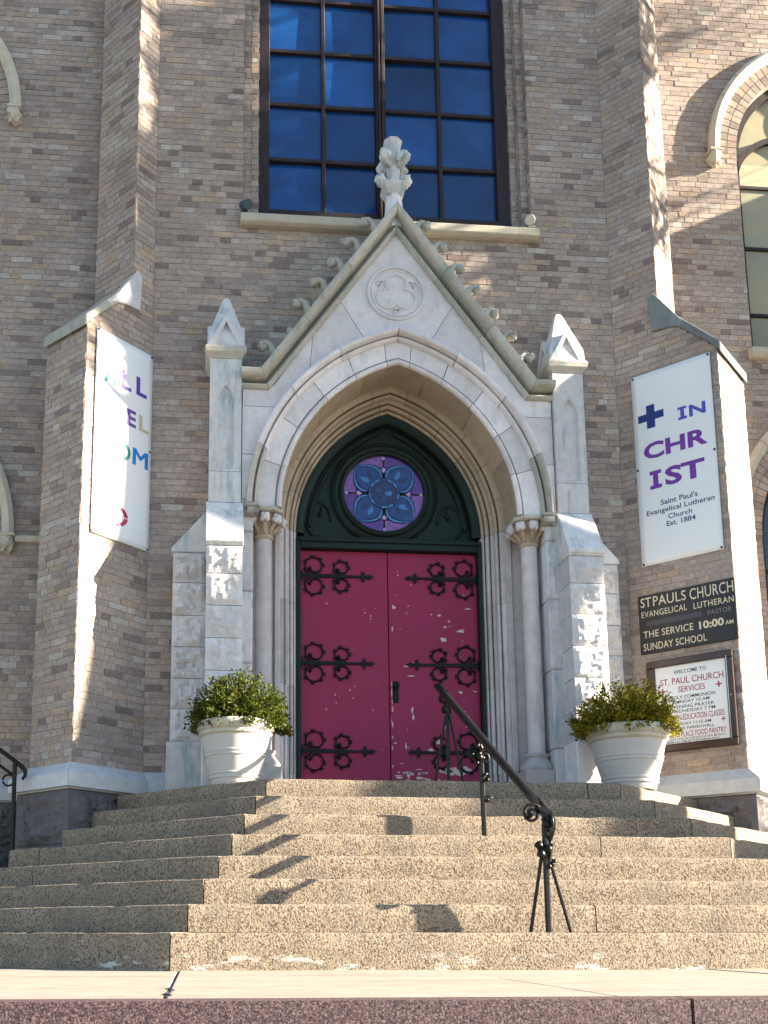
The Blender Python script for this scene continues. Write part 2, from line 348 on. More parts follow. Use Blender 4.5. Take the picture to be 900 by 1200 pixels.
# ------------------------------------------------------------------ church
church = empty('church', (1.885, 9.95, 0), 'tan brick church front with pale stone gothic portal and large blue window', 'church')
XC, ZS, CC = 1.885, 4.25, .455
WY = 9.95; SY = 10.45
H = .0655; BL = .222; HB = .108
ZTOP = 14.5; WT = 13.15
BR = []   # bricks: (centre, U, N, len, height, depth, wall name)
def palette(P):
    q = rnd.random(); g = noise.noise(P*.55 + Vector((9, 3, 1))); g2 = noise.noise(P*1.9)
    if q < .02 + max(0, g - .1)*.16 + max(0, g2-.3)*.15: c = (.225, .178, .165)
    elif q < .12: c = (.290, .238, .216)
    elif q < .50: c = (.372, .308, .272)
    elif q < .76: c = (.402, .334, .295)
    elif q < .87: c = (.365, .308, .282)
    elif q < .95: c = (.42, .322, .25)
    else: c = (.45, .41, .375)
    v = rnd.uniform(.9, 1.1); return (c[0]*v, c[1]*v, c[2]*v, 1)
def brick_wall(part, O, U, N, iv, z0, z1, off=.004, mort=None, hide=None):
    U = Vector((U[0], U[1], 0)).normalized(); N = Vector((N[0], N[1], 0)).normalized(); O = Vector((O[0], O[1], 0))
    k0 = int(math.ceil(z0/H - 1e-6)); k1 = int(math.floor(z1/H + 1e-6))
    for k in range(k0, k1):
        zb = k*H; zc = zb + H/2
        for (a, b) in iv(zc):
            if b - a < .02: continue
            if mort is not None:
                p = [O + U*a, O + U*b]
                mort.add([(p[0].x, p[0].y, zb), (p[1].x, p[1].y, zb), (p[1].x, p[1].y, zb + H), (p[0].x, p[0].y, zb + H)], [(0, 1, 2, 3)])
            if hide and hide(a, b, zc, O, U): continue
            u = a; ph = (k % 2)*.111 + .03*((k*7) % 3)
            n0 = math.floor((a - ph)/BL); e = ph + n0*BL
            while e < b:
                s = max(a, e); t = min(b, e + BL); 
                if t - s > .03:
                    cut = [(s, t)]
                    if rnd.random() < .30 and t - s > .2: cut = [(s, (s+t)/2), ((s+t)/2, t)]
                    for (s1, t1) in cut:
                        L = t1 - s1 - .0065
                        if L < .02: continue
                        P = O + U*((s1+t1)/2) + Vector((0, 0, zc + rnd.uniform(-.0015, .0015)))
                        if hide and hide(s1, t1, zc, O, U): continue
                        BR.append((P, U, N, L, H - .0065 + rnd.uniform(-.001, .001), .0015 + rnd.uniform(.0, .0045), part))
                e += BL
def brick_geo(mb, br, col):
    P, U, N, L, h, d, _ = br; a = U*(L/2); z = Vector((0, 0, h/2)); n = N*d; b = N*(-.004)
    v = [P-a-z+b, P+a-z+b, P+a+z+b, P-a+z+b, P-a-z+n, P+a-z+n, P+a+z+n, P-a+z+n]
    for q in (4, 5, 6, 7): v[q] = v[q] + U*rnd.uniform(-.0018, .0018) + Vector((0, 0, rnd.uniform(-.0014, .0014)))
    # U x Z must face N
    fs = [(4, 5, 6, 7), (0, 1, 5, 4), (1, 2, 6, 5), (2, 3, 7, 6), (3, 0, 4, 7)]
    if U.cross(Vector((0, 0, 1))).dot(N) < 0: fs = [tuple(reversed(f)) for f in fs]
    mb.add(v, fs, col)
WALLS = {}
def wall_part(name):
    if name not in WALLS: WALLS[name] = MB()
    return WALLS[name]

def arch_z(r, dx, c=CC, zs=ZS):
    d = abs(dx) + c
    return zs + math.sqrt(max(0, r*r - d*d)) if d < r else None
def sub(ivs, a, b):
    o = []
    for (s, t) in ivs:
        if b <= s or a >= t: o.append((s, t)); continue
        if a > s: o.append((s, a))
        if b < t: o.append((b, t))
    return o
# front wall
XL, XR = -.56, 4.26
WO0, WO1, WZ0 = .343, 3.427, 7.60
def iv_front(z):
    o = [(XL, XR)]
    if z < ZS: o = sub(o, XC - 1.50, XC + 1.50)
    elif z < 6.0:
        hw = math.sqrt(max(0, 1.80**2 - (z - ZS)**2)) - CC
        if hw > 0: o = sub(o, XC - hw, XC + hw)
    if WZ0 - .05 < z < WT: o = sub(o, WO0, WO1)
    return o
def hide_front(a, b, z, O, U):
    if z < 4.1 and a > XC - 2.12 and b < XC + 2.12: return True
    if z < 5.4 and a > XC - 1.84 and b < XC + 1.84: return True
    if 5.4 <= z < 7.3 and max(abs(a - XC), abs(b - XC)) < (7.28 - z)/1.283: return True
    return False
brick_wall('front_wall', (0, WY), (1, 0), (0, -1), iv_front, 1.70, ZTOP, mort=wall_part('front_wall'), hide=hide_front)
# window orders (stepped jambs)
for sgn in (-1, 1):
    mw = wall_part('front_wall')
    xs3 = [XC + sgn*h_ for h_ in (1.542, 1.457, 1.372)]; yy = [WY, WY + .07, WY + .14]
    for i in range(3):
        dep = .07 if i < 2 else .12
        brick_wall('front_wall', (xs3[i], yy[i]), (0, 1), (-sgn, 0), lambda z: [(.004, dep)], WZ0, WT, mort=mw)
        if i < 2: brick_wall('front_wall', (min(xs3[i], xs3[i+1]), yy[i+1]), (1, 0), (0, -1), lambda z: [(.003, .082)], WZ0, WT, mort=mw)
# buttresses
def buttress(part, A, seam, fd, wd, Wl, Wu, run, za, zu, back, hidef):
    """A lower arris; fd along the flank back to the wall; wd along the end face; run flank setback; za/zu arris heights"""
    A = Vector((A[0], A[1])); fd = Vector(fd)*S2; wd = Vector(wd)*S2
    LF = (Vector(seam) - A).length; mo = wall_part(part)
    Uu = A + fd*run
    slope = (zu - za)/run
    def ivf(z):
        if z < za: return [(0, LF)]
        if z < zu: return [((z - za)/slope + .01, LF)]
        return [(run, LF)]
    # flank facing the door
    brick_wall(part, A, fd, -wd, ivf, 1.70, ZTOP, mort=mo, hide=hidef)
    brick_wall(part, A, wd, -fd, lambda z: [(0, Wl)], 1.70, za, mort=mo)
    brick_wall(part, Uu, wd, -fd, lambda z: [(0, Wu)], zu - .1, ZTOP, mort=mo)
    # outer flank back to the side wall
    E = A + wd*Wl; LO = (SY - E.y)/fd.y
    brick_wall(part, E, fd, wd, lambda z: [((0 if z < za else max(0, min(run, (z-za)/slope)) + .01), LO)] if z < zu else [], 1.70, zu, mort=mo)
    E2 = Uu + wd*Wu; LO2 = (SY - E2.y)/fd.y
    brick_wall(part, E2, fd, wd, lambda z: [(0, LO2)], zu - .1, ZTOP, mort=mo)
    P3 = lambda f, wv, z: ((A + fd*f + wd*wv).x, (A + fd*f + wd*wv).y, z)
    return P3, LF, slope
LA, LSeam = (-1.15, 9.36), (-.56, 9.95)
RA, RSeam = (4.99, 9.22), (4.26, 9.95)
hL = lambda a, b, z, O, U: .13 < a and b < .81 and 3.92 < z < 5.90
hR = lambda a, b, z, O, U: (.09 < a and b < .83 and 3.87 < z < 5.82) or (2.96 < z < 3.49 and .03 < a and b < .88) or (1.98 < z < 2.78 and .1 < a and b < .78)
PL, LFL, slL = buttress('left_buttress', LA, LSeam, (1, 1), (-1, 1), .61, .60, .56, 5.98, 6.54, SY, hL)
PR, LFR, slR = buttress('right_buttress', RA, RSeam, (-1, 1), (1, 1), .80, .50, .55, 5.93, 6.48, SY, hR)
# side walls with pointed windows
def gw(xc, half, c, zs, zsill): return dict(xc=xc, r=half + c, c=c, zs=zs, sill=zsill, half=half)
RW = gw(7.07, 1.0, .207, 9.10, 6.66); RLW = gw(7.07, 1.06, .34, 4.45, 2.5)
LW = gw(-3.42, 1.0, .207, 9.10, 6.66); LLW = gw(-3.42, 1.14, .34, 4.20, 2.5)
RING = .23
def win_iv(o, wd_, z, ex):
    if z < wd_['sill']: return o
    if z < wd_['zs']: return sub(o, wd_['xc'] - wd_['half'], wd_['xc'] + wd_['half'])
    rr = wd_['r'] + ex; q = rr*rr - (z - wd_['zs'])**2
    if q > 0 and math.sqrt(q) > wd_['c']: return sub(o, wd_['xc'] - math.sqrt(q) + wd_['c'], wd_['xc'] + math.sqrt(q) - wd_['c'])
    return o
def iv_r(z):
    return win_iv(win_iv([(4.55, 10.5)], RW, z, RING), RLW, z, RING)
def iv_l(z):
    return win_iv(win_iv([(-6.5, -.55)], LW, z, RING), LLW, z, RING)
brick_wall('right_wall', (0, SY), (1, 0), (0, -1), iv_r, 1.70, ZTOP, mort=wall_part('right_wall'), hide=lambda a, b, z, O, U: b < 4.95)
brick_wall('left_wall', (0, SY), (1, 0), (0, -1), iv_l, 1.70, ZTOP, mort=wall_part('left_wall'), hide=lambda a, b, z, O, U: a > -1.0)

def apt(xc, zs, c, r, s):
    sg = 1 if s >= 0 else -1; th = (1 - abs(s))*math.acos(min(1, c/r))
    return xc + sg*(-c + r*math.cos(th)), zs + r*math.sin(th)
def arch_seg(mb, xc, zs, c, prof, s0, s1, n=6):
    ss = [s0 + (s1 - s0)*i/n for i in range(n + 1)]
    if s0 < 0 < s1: ss = sorted(set([s for s in ss if abs(s) > 1e-3] + [0.0]))
    rings = []
    for s in ss:
        ring = []
        for (r, y) in prof:
            x_, z_ = apt(xc, zs, c, r, s); ring.append((x_, y, z_))
        rings.append(ring)
    return mb.loft(rings)
# arch rings of brick voussoirs on the side windows
for wd_, part in ((RW, 'right_wall'), (RLW, 'right_wall'), (LW, 'left_wall'), (LLW, 'left_wall')):
    r0 = wd_['r']; mo = wall_part(part)
    rings = [(SY - .002, r0, r0 + RING)]
    for s in range(-40, 40):
        a0, a1 = s/40, (s+1)/40
        q = [apt(wd_['xc'], wd_['zs'], wd_['c'], rr, a) for rr, a in ((r0, a0), (r0 + RING + .05, a0), (r0 + RING + .05, a1), (r0, a1))]
        mo.add([(p[0], SY + .001, p[1]) for p in q], [(0, 1, 2, 3)])
        q2 = [apt(wd_['xc'], wd_['zs'], wd_['c'], r0, a) for a in (a0, a1)]
        mo.add([(q2[0][0], SY, q2[0][1]), (q2[1][0], SY, q2[1][1]), (q2[1][0], SY + .24, q2[1][1]), (q2[0][0], SY + .24, q2[0][1])], [(0, 1, 2, 3)])
    for sg in (-1, 1):
        xx = wd_['xc'] + sg*wd_['half']
        brick_wall(part, (xx, SY), (0, 1), (-sg, 0), lambda z: [(.004, .24)], wd_['sill'], wd_['zs'], mort=mo)

FB = wall_part('right_wall')  # unseen far buttress, added and sized to shade the right wall
brick_wall('right_wall', (9.2, SY), (0, -1), (-1, 0), lambda z: [(0, .9)] if z < 9.2 else [(0, max(.3, .9 - (z - 9.2)/.67))], 1.70, ZTOP, mort=FB)
brick_wall('right_wall', (9.2, SY - .9), (1, 0), (0, -1), lambda z: [(0, .7)], 1.70, 9.2, mort=FB)
brick_wall('right_wall', (9.2, SY - .3), (1, 0), (0, -1), lambda z: [(0, .7)], 9.2, ZTOP, mort=FB)
church_parts = {}
for nm, mb in WALLS.items():
    church_parts[nm] = mb.build({'front_wall': 'front_wall', 'left_buttress': 'buttress', 'right_buttress': 'buttress', 'left_wall': 'side_wall', 'right_wall': 'side_wall'}[nm], 'mortar', church, fix=False)
church_parts['left_buttress']['label'] = 'brick corner buttress with the welcome banner'
church_parts['right_buttress']['label'] = 'brick corner buttress with the name boards'

# voussoir bricks (radial)
VB = MB()
for wd_ in (RW, RLW, LW, LLW):
    n = int(wd_['r']*1.35/.075)
    for sg in (-1, 1):
        for i in range(n):
            for (ra, rb) in ((0, .108), (.116, .226)):
                col = palette(Vector((wd_['xc'], i*.3, ra*10)))
                a0, a1 = (i + .06)/n, (i + .94)/n
                m = MB(); arch_seg(m, wd_['xc'], wd_['zs'], wd_['c'], [(wd_['r'] + ra, SY - .006 - rnd.random()*.004), (wd_['r'] + rb, SY - .006 - rnd.random()*.004), (wd_['r'] + rb, SY + .1), (wd_['r'] + ra, SY + .1)], sg*a0, sg*a1, 1)
                VB.add(m.v, m.f if sg > 0 else m.f, col)
vb = VB.build('voussoir_bricks', 'brick', church); vb['kind'] = 'stuff'
# choose the 300 bricks that show largest
def score(br):
    P, U, N, L, h, d, part = br
    v = P - Vector(CAM); dist = v.length; dep = v.dot(fw); x_ = .5 + (1240.7*v.dot(rt)/dep + 337.1 - 450)/900; y_ = (876.4 - 1240.7*v.dot(up)/dep)/1200
    if not (.005 < x_ < .995 and .005 < y_ < .995): return -1
    return L*h*max(0, -v.normalized().dot(N))/dist**2
order = sorted(range(len(BR)), key=lambda i: -score(BR[i])); top = set(order[:300])
big = MB()
for i, br in enumerate(BR):
    col = palette(br[0])
    if i in top:
        m = MB(); brick_geo(m, br, col); m.build('brick', 'brick', church_parts[br[6]], br[0], fix=False)
    else: brick_geo(big, br, col)
bo = big.build('bricks', 'brick', church, fix=False); bo['kind'] = 'stuff'

# body behind the facade
m = MB(); m.box(-6.5, 10.5, 10.95, 24, 0, ZTOP - .05); m.build('nave_body', 'mortar', church)
m = MB(); m.prism([(-7, ZTOP - .04), (11, ZTOP - .04), (2, 21)], XZ, 10.6, 24.2); m.build('roof', 'roof_slate', church)

# buttress copings, kite stones
def bcoping(P3, W, run, za, zu, LF, sgn):
    o = .035
    sl = (zu - za)/run; th = .10
    def m_(f, z, h): return P3(f, h, z)
    m = MB(); m.prism([(-o, za - o*sl - .05), (-o, za - o*sl + .065), (run + .02, zu + .13), (run + .02, zu - .005), (.02, za - .005)], m_, -.028, W + .028)
    m.build('coping_stone', 'slate' if sgn > 0 else 'coping', church, m.mid(), bevel=.01)
    m = MB(); m.prism([(run - .30, za + (run - .30)*sl + .04), (run + .03, zu + .24), (run + .09, zu + .20), (run + .07, zu - .18), (run - .12, zu - .20)], m_, -.034, .06)
    m.build('kneeler_stone', 'slate' if sgn > 0 else 'pinnacle', church, m.mid(), bevel=.006)
m = MB(); m.prism([(SY - .95, 9.13), (SY - .95, 9.24), (SY - .28, 9.69), (SY - .28, 9.58), (SY - .90, 9.165)], YZ, 9.15, 9.95); m.build('coping_stone', 'coping', church, m.mid())  # sloped cap of the added buttress, sets its shadow edge
m = MB(); m.box(9.23, 9.88, SY - .87, SY + .3, .0, 9.15); m.box(9.23, 9.88, SY - .27, SY + .3, 9.15, ZTOP); m.build('buttress', 'mortar', church)  # core of the unseen buttress added as a shadow caster
bcoping(PL, .61, .56, 5.98, 6.54, LFL, -1)
bcoping(PR, .80, .55, 5.93, 6.48, LFR, 1)
# plinth courses: offset plan outline, weathered top
def offset_line(pts, d):
    out = []
    for i, p in enumerate(pts):
        p = Vector(p); ns = []
        if i > 0: t = (p - Vector(pts[i-1])).normalized(); ns.append(Vector((t.y, -t.x)))
        if i < len(pts) - 1: t = (Vector(pts[i+1]) - p).normalized(); ns.append(Vector((t.y, -t.x)))
        n = sum(ns, Vector((0, 0))).normalized(); k = d/max(.3, n.dot(ns[0])); out.append(p + n*k)
    return out
def plinth_run(pts, zt=1.70):
    # pts left to right, outside is to the right of travel = towards -y
    secs = [(0, zt + .01), (.012, zt), (.135, zt - .105), (.135, zt - .225), (.095, zt - .228), (.085, zt - .24)]
    L = [offset_line(pts, d) for d, z in secs]
    for i in range(len(pts) - 1):
        m = MB(); rings = []
        for e in (i, i + 1):
            t = (Vector(pts[i+1]) - Vector(pts[i])).normalized()*(.002 if e == i else -.002)
            ring = [(L[k][e].x + t.x, L[k][e].y + t.y, secs[k][1]) for k in range(len(secs))]
            b = Vector(pts[e]) ; q = offset_line(pts, -.12)[e]
            ring += [(q.x, q.y, zt - .24), (q.x, q.y, zt + .01)]; rings.append(ring)
        m.loft(rings); m.build('plinth_stone', 'plinth', church, m.mid())
    # dark rock faced base in two courses
    for (z0, z1) in ((.02, .50), (.505, .98), (.985, 1.455)):
        for i in range(len(pts) - 1):
            a = offset_line(pts, .075)[i]; b = offset_line(pts, .075)[i+1]; Ln = (b - a).length; n = max(1, int(round(Ln/.62))); t = (b - a)/Ln; nn = Vector((t.y, -t.x))
            for k in range(n):
                u0 = Ln*k/n + .004; u1 = Ln*(k+1)/n - .004
                rock(('base_block', 'darkrock'), a, t, nn, u0, u1, z0, z1, .055, .20, church)
def rock(nm, a, t, nn, u0, u1, z0, z1, amp, depth, parent, edge=.018, ends=(1, 1), nx=None):
    """rock-faced block: rough front, drafted edges"""
    nx = nx or max(6, int((u1-u0)/.024)); nz = max(6, int((z1-z0)/.024)); m = MB(); seed = rnd.random()*50; vs = []
    for j in range(nz + 1):
        for i in range(nx + 1):
            u = u0 + (u1-u0)*i/nx; z = z0 + (z1-z0)*j/nz
            e = min((i)/nx*ends[0] + (1 - ends[0]), (nx-i)/nx*ends[1] + (1 - ends[1]), j/nz, (nz-j)/nz)
            q = Vector((u*5.5 + seed, z*6.5, seed*.3)); f = min(1, e*6.5)
            d = amp*f*(.50 + 1.1*noise.noise(q) + .85*abs(noise.noise(q*2.1)) - .75*abs(noise.noise(q*3.7)) + .30*noise.noise(q*8.3))
            p = a + t*u + nn*d; vs.append((p.x, p.y, z))
    fs = [(j*(nx+1)+i, j*(nx+1)+i+1, (j+1)*(nx+1)+i+1, (j+1)*(nx+1)+i) for j in range(nz) for i in range(nx)]
    k = len(vs); bb = [(0, 0), (nx, 0), (nx, nz), (0, nz)]
    for (i, j) in bb:
        u = u0 + (u1-u0)*i/nx; z = z0 + (z1-z0)*j/nz; p = a + t*u - nn*depth; vs.append((p.x, p.y, z))
    g = lambda i, j: j*(nx+1)+i
    fs.append(tuple([g(i, 0) for i in range(nx, -1, -1)] + [k, k+1])); fs.append(tuple([g(i, nz) for i in range(nx+1)] + [k+2, k+3]))
    fs.append(tuple([g(0, j) for j in range(nz+1)] + [k+3, k])); fs.append(tuple([g(nx, j) for j in range(nz, -1, -1)] + [k+1, k+2]))
    fs.append((k, k+3, k+2, k+1)); m.add(vs, fs)
    return m.build(nm[0], nm[1], parent, m.mid(), smooth=R(16))
EL = (LA[0] - .61*S2, LA[1] + .61*S2); ER = (RA[0] + .80*S2, RA[1] + .80*S2)
plinth_run([(-6.4, SY), (EL[0] + (SY - EL[1]), SY), EL, LA, LSeam, (-.30, WY)])
plinth_run([(4.05, WY), RSeam, RA, ER, (ER[0] - (SY - ER[1]), SY), (10.4, SY)])

# side windows: hood, frame, panes, sill
def side_window(wd_, gl, part, tracery):
    xc, r, c, zs, sl_ = wd_['xc'], wd_['r'], wd_['c'], wd_['zs'], wd_['sill']
    hr = r + RING
    for (s0, s1) in ((-1, -.52), (-.515, -.06), (-.055, .055), (.06, .515), (.52, 1)):
        m = MB(); arch_seg(m, xc, zs, c, [(hr - .01, SY + .02), (hr - .01, SY - .05), (hr + .02, SY - .085), (hr + .07, SY - .10), (hr + .115, SY - .07), (hr + .115, SY + .02)], s0, s1, 8)
        m.build('hood_stone', 'trim', church, m.mid(), smooth=R(35))
    for sg in (-1, 1):
        x0 = xc + sg*(hr - c + .055); m = MB()
        m.ball((x0, SY - .05, zs - .09), .095, 10, 8, .8, 3.3 + sg, (.85, .8, 1.15)); m.box(x0 - .075, x0 + .075, SY - .11, SY + .02, zs - .03, zs - .003)
        m.build('corbel', 'trim', church, m.mid())
    m = MB(); m.prism([(SY - .10, sl_ - .10), (SY - .10, sl_ - .03), (SY + .23, sl_ + .045), (SY + .23, sl_ - .14), (SY - .06, sl_ - .14)], YZ, xc - wd_['half'] - .05, xc + wd_['half'] + .05)
    m.build('window_sill', 'trim', church, m.mid(), bevel=.008)
    FYa, FYb = SY + .12, SY + .20
    m = MB(); h_ = wd_['half']
    for (s0, s1) in ((-1, 0), (0, 1)): arch_seg(m, xc, zs, c, [(r - .085, FYa), (r + .002, FYa), (r + .002, FYb), (r - .085, FYb)], s0, s1, 12)
    for sg in (-1, 1): m.box(min(xc + sg*h_, xc + sg*(h_ - .085)), max(xc + sg*h_, xc + sg*(h_ - .085)), FYa, FYb, sl_ + .03, zs)
    m.box(xc - .05, xc + .05, FYa, FYb, sl_ + .03, zs + .25)
    zb = [7.16, 8.0, 8.79] if tracery else [3.3, 4.1]
    for z in zb: m.box(xc - h_ + .08, xc + h_ - .08, FYa + .01, FYb - .01, z - .018, z + .018)
    if tracery:
        for sg in (-1, 1):
            cx = xc + sg*h_*.5
            for (s0, s1) in ((-1, 0), (0, 1)): arch_seg(m, cx, 8.80, .18, [(.62, FYa), (.685, FYa), (.685, FYb), (.62, FYb)], s0, s1, 8)
            tr = [(xc + sg*.0 + math.cos(t)*.30, (FYa+FYb)/2, 9.72 + math.sin(t)*.30) for t in [2*math.pi*i/20 for i in range(21)]]
        m.tube(tr, .04, 6)
    fr = m.build('window', 'window_wood', church)
    zz = [sl_ + .05] + zb + [zs]
    for i in range(len(zz) - 1):
        for sg in (-1, 1):
            p = MB(); xa, xb = sorted((xc + sg*.051, xc + sg*(h_ - .086))); p.box(xa, xb, SY + .155, SY + .165, zz[i] + .019, zz[i+1] - .019 if i < len(zz) - 2 else zz[i+1]); p.build('pane', gl, fr, p.mid())
    p = MB(); pts = [(xc + math.copysign(abs(apt(xc, zs, c, r - .01, s)[0] - xc), s), apt(xc, zs, c, r - .01, s)[1]) for s in [-1 + i/12 for i in range(25)]]
    p.prism(pts, XZ, SY + .170, SY + .18); p.build('pane', gl, fr, p.mid())
side_window(RW, 'grey_glass', 'right_wall', True); side_window(LW, 'grey_glass', 'left_wall', True)
side_window(RLW, 'dark_glass', 'right_wall', False); side_window(LLW, 'dark_glass', 'left_wall', False)
m = MB(); m.box(-1.93, -1.34, SY - .07, SY + .03, 4.12, 4.19); m.build('string_course', 'trim', church, m.mid(), bevel=.01)

# big blue window
FY = 10.10
m = MB(); x0, x1 = XC - 1.370, XC + 1.370
fx = [(x0, .624 + .005), (1.795, 1.900), (3.118, x1)]
for a, b in fx: m.box(a, b, FY, FY + .13, 7.66, WT)
m.box(.628, 1.795, FY + .005, FY + .125, 7.62, 7.815); m.box(1.90, 3.12, FY + .005, FY + .125, 7.62, 7.815)
bars = [8.438, 9.112, 9.78, 10.44, 11.11, 11.78, 12.45]
for z in bars:
    m.box(.628, 1.796, FY + .03, FY + .11, z - .022, z + .022); m.box(1.899, 3.119, FY + .03, FY + .11, z - .022, z + .022)
for xx in (1.218, 2.502): m.box(xx - .02, xx + .02, FY + .022, FY + .10, 7.815, WT)
for a in (1.83, 1.866): m.box(a - .012, a + .012, FY - .03, FY, 7.66, WT)
win = m.build('window', 'window_wood', church, bevel=.004); win['label'] = 'tall window above the portal, blue sky reflection painted into its panes'
zz = [7.815] + bars + [WT]
for i in range(len(zz) - 1):
    for a, b in ((.630, 1.198), (1.238, 1.790), (1.906, 2.482), (2.522, 3.117)):
        p = MB(); tx = rnd.uniform(-.006, .006); tz = rnd.uniform(-.010, .010); z0 = zz[i] + .023; z1 = zz[i+1] - .023
        y = FY + .075
        p.add([(a, y - tx - tz, z0), (b, y + tx - tz, z0), (b, y + tx + tz, z1), (a, y - tx + tz, z1), (a, y + .012, z0), (b, y + .012, z0), (b, y + .012, z1), (a, y + .012, z1)], [(0, 1, 2, 3), (4, 7, 6, 5), (0, 4, 5, 1), (1, 5, 6, 2), (2, 6, 7, 3), (3, 7, 4, 0)])
        p.build('pane', 'sky_reflect_glass', win, p.mid())
m = MB(); m.prism([(9.84, 7.475), (9.84, 7.565), (10.11, 7.632), (10.11, 7.455), (9.88, 7.455)], YZ, .315, 3.485); m.build('window_sill', 'trim', church, m.mid(), bevel=.008)
for a, b in ((XL - .1, XC - 1.374), (XC + 1.374, XR + .1)):
    m = MB(); m.box(a, b, 10.24, 10.5, 7.4, WT); m.build('wall_core', 'mortar', church)
m = MB(); m.box(.25, 3.52, 9.90, 10.5, WT + .005, WT + .36); m.build('lintel', 'trim', church, m.mid(), bevel=.01)

# ------------------------------------------------------------------ portal
PY = 9.60
# gable facing stones
hood_o = 1.93
RAKE = 1.43; apz = 7.27
rk = lambda x: apz - abs(x - XC)*RAKE + .03
def hoodpts(s0, s1, n): return [apt(XC, ZS, CC, hood_o, s0 + (s1-s0)*i/n) for i in range(n + 1)]
portal = None
def facing(poly, first=False, mat='limestone'):
    global portal
    cx = sum(p[0] for p in poly)/len(poly); cz = sum(p[1] for p in poly)/len(poly)
    g = .0040
    q = [(p[0] + (cx-p[0])/max(.01, math.hypot(p[0]-cx, p[1]-cz))*g, p[1] + (cz-p[1])/max(.01, math.hypot(p[0]-cx, p[1]-cz))*g) for p in poly]
    d = rnd.uniform(-.002, .002)
    m = MB(); m.prism(q, XZ, PY + d, WY - .012)
    return m
core = MB(); core.prism([(XC - 1.54, 4.3), (XC - 1.54, 5.44), (XC - 1.31, 5.44), (XC, 7.24), (XC + 1.31, 5.44), (XC + 1.54, 5.44), (XC + 1.54, 4.3)] + [(p[0], p[1]) for p in [apt(XC, ZS, CC, 1.90, s) for s in [.98 - 1.96*i/30 for i in range(31)]]], XZ, PY + .02, WY - .015)
portal = core.build('portal', 'limestone', church); portal['label'] = 'pale limestone gothic portal with steep crocketed gable'
sA, sB = .13, .40
cuts_r = [(1.303 - XC, 6.445), (1.047 - XC, 6.087)]
top_l = (-.582, 6.445); mid_l = (-.838, 6.087)
def mir(poly): return [(2*XC - p[0], p[1]) for p in reversed(poly)]
apex_poly = [(XC - .582, rk(XC - .582)), (XC, rk(XC))] + [(XC + .582, rk(XC + .582))] + hoodpts(sA, -sA, 8)
facing(apex_poly).build('facing_stone', 'limestone', portal, (XC, PY, 6.6))
P1 = [(XC - .582, rk(XC - .582))] + hoodpts(-sA, -sB, 8) + [(XC - .845, rk(XC - .845))]
zc1 = 5.28; x_in = XC - 1.545
def hx(z):
    r = hood_o; return XC - (math.sqrt(max(0, r*r - (z-ZS)**2)) - CC)
def arc_between(z1, z0, n=6): return [(hx(z1 + (z0-z1)*i/n), z1 + (z0-z1)*i/n) for i in range(n + 1)]
zB = apt(XC, ZS, CC, hood_o, -sB)[1]
P2 = [(XC - .845, rk(XC - .845))] + arc_between(zB, zc1, 8) + [(x_in, zc1), (x_in, 5.50), (XC - 1.245, 5.50)]
P3_ = [(x_in, zc1)] + arc_between(zc1, 4.78) + [(x_in, 4.78)]
P4 = [(x_in, 4.78)] + arc_between(4.78, 4.32) + [(x_in, 4.32)]
for P in (P1, P2, P3_, P4):
    for Q in (P, mir(P)): 
        m = facing(Q); m.build('facing_stone', 'limestone', portal, m.mid())
# carved medallion with trefoil
mc = (XC - .005, PY - .004, 6.565)
m = MB(); m.tube([(mc[0] + .285*math.cos(t), mc[1], mc[2] + .285*math.sin(t)) for t in [2*math.pi*i/40 for i in range(41)]], .017, 6)
m.tube([(mc[0] + .250*math.cos(t), mc[1] + .006, mc[2] + .250*math.sin(t)) for t in [2*math.pi*i/40 for i in range(41)]], .010, 6)
for a in (90, 210, 330):
    cx, cz = mc[0] + .105*math.cos(R(a)), mc[2] + .105*math.sin(R(a)) - .01
    m.tube([(cx + .105*math.cos(R(a + t)), mc[1], cz + .105*math.sin(R(a + t))) for t in range(-125, 126, 10)], .012, 6)
for a in (30, 150, 270):
    cx, cz = mc[0] + .205*math.cos(R(a)), mc[2] + .205*math.sin(R(a))
    m.tube([(cx + .042*math.cos(R(a + t)), mc[1], cz + .042*math.sin(R(a + t))) for t in (0, 120, 240, 360)], .009, 5)
m.build('trefoil_medallion', 'limestone', portal, mc, smooth=R(50))
# front ring voussoirs and arris roll
RI, RO = 1.61, 1.852
cutsV = [-1, -.80, -.60, -.40, -.22, -.055, .06, .23, .41, .60, .80, 1]
for i in range(len(cutsV) - 1):
    m = MB(); a, b = cutsV[i] + .0015, cutsV[i+1] - .0015
    y = PY + .012
    arch_seg(m, XC, ZS, CC, [(RI + .012, y + .03), (RI + .002, y + .008), (RI + .010, y - .014), (RI + .030, y - .026), (RI + .048, y - .016), (RI + .055, y - .002), (RI + .057, y + .05), (RI + .069, y + .05), (RI + .071, y + .003), (RO, y + .004), (RO, PY + .25), (RI + .012, PY + .25)], a, b, 6)
    m.build('voussoir', 'limestone', portal, m.mid(), smooth=R(30))
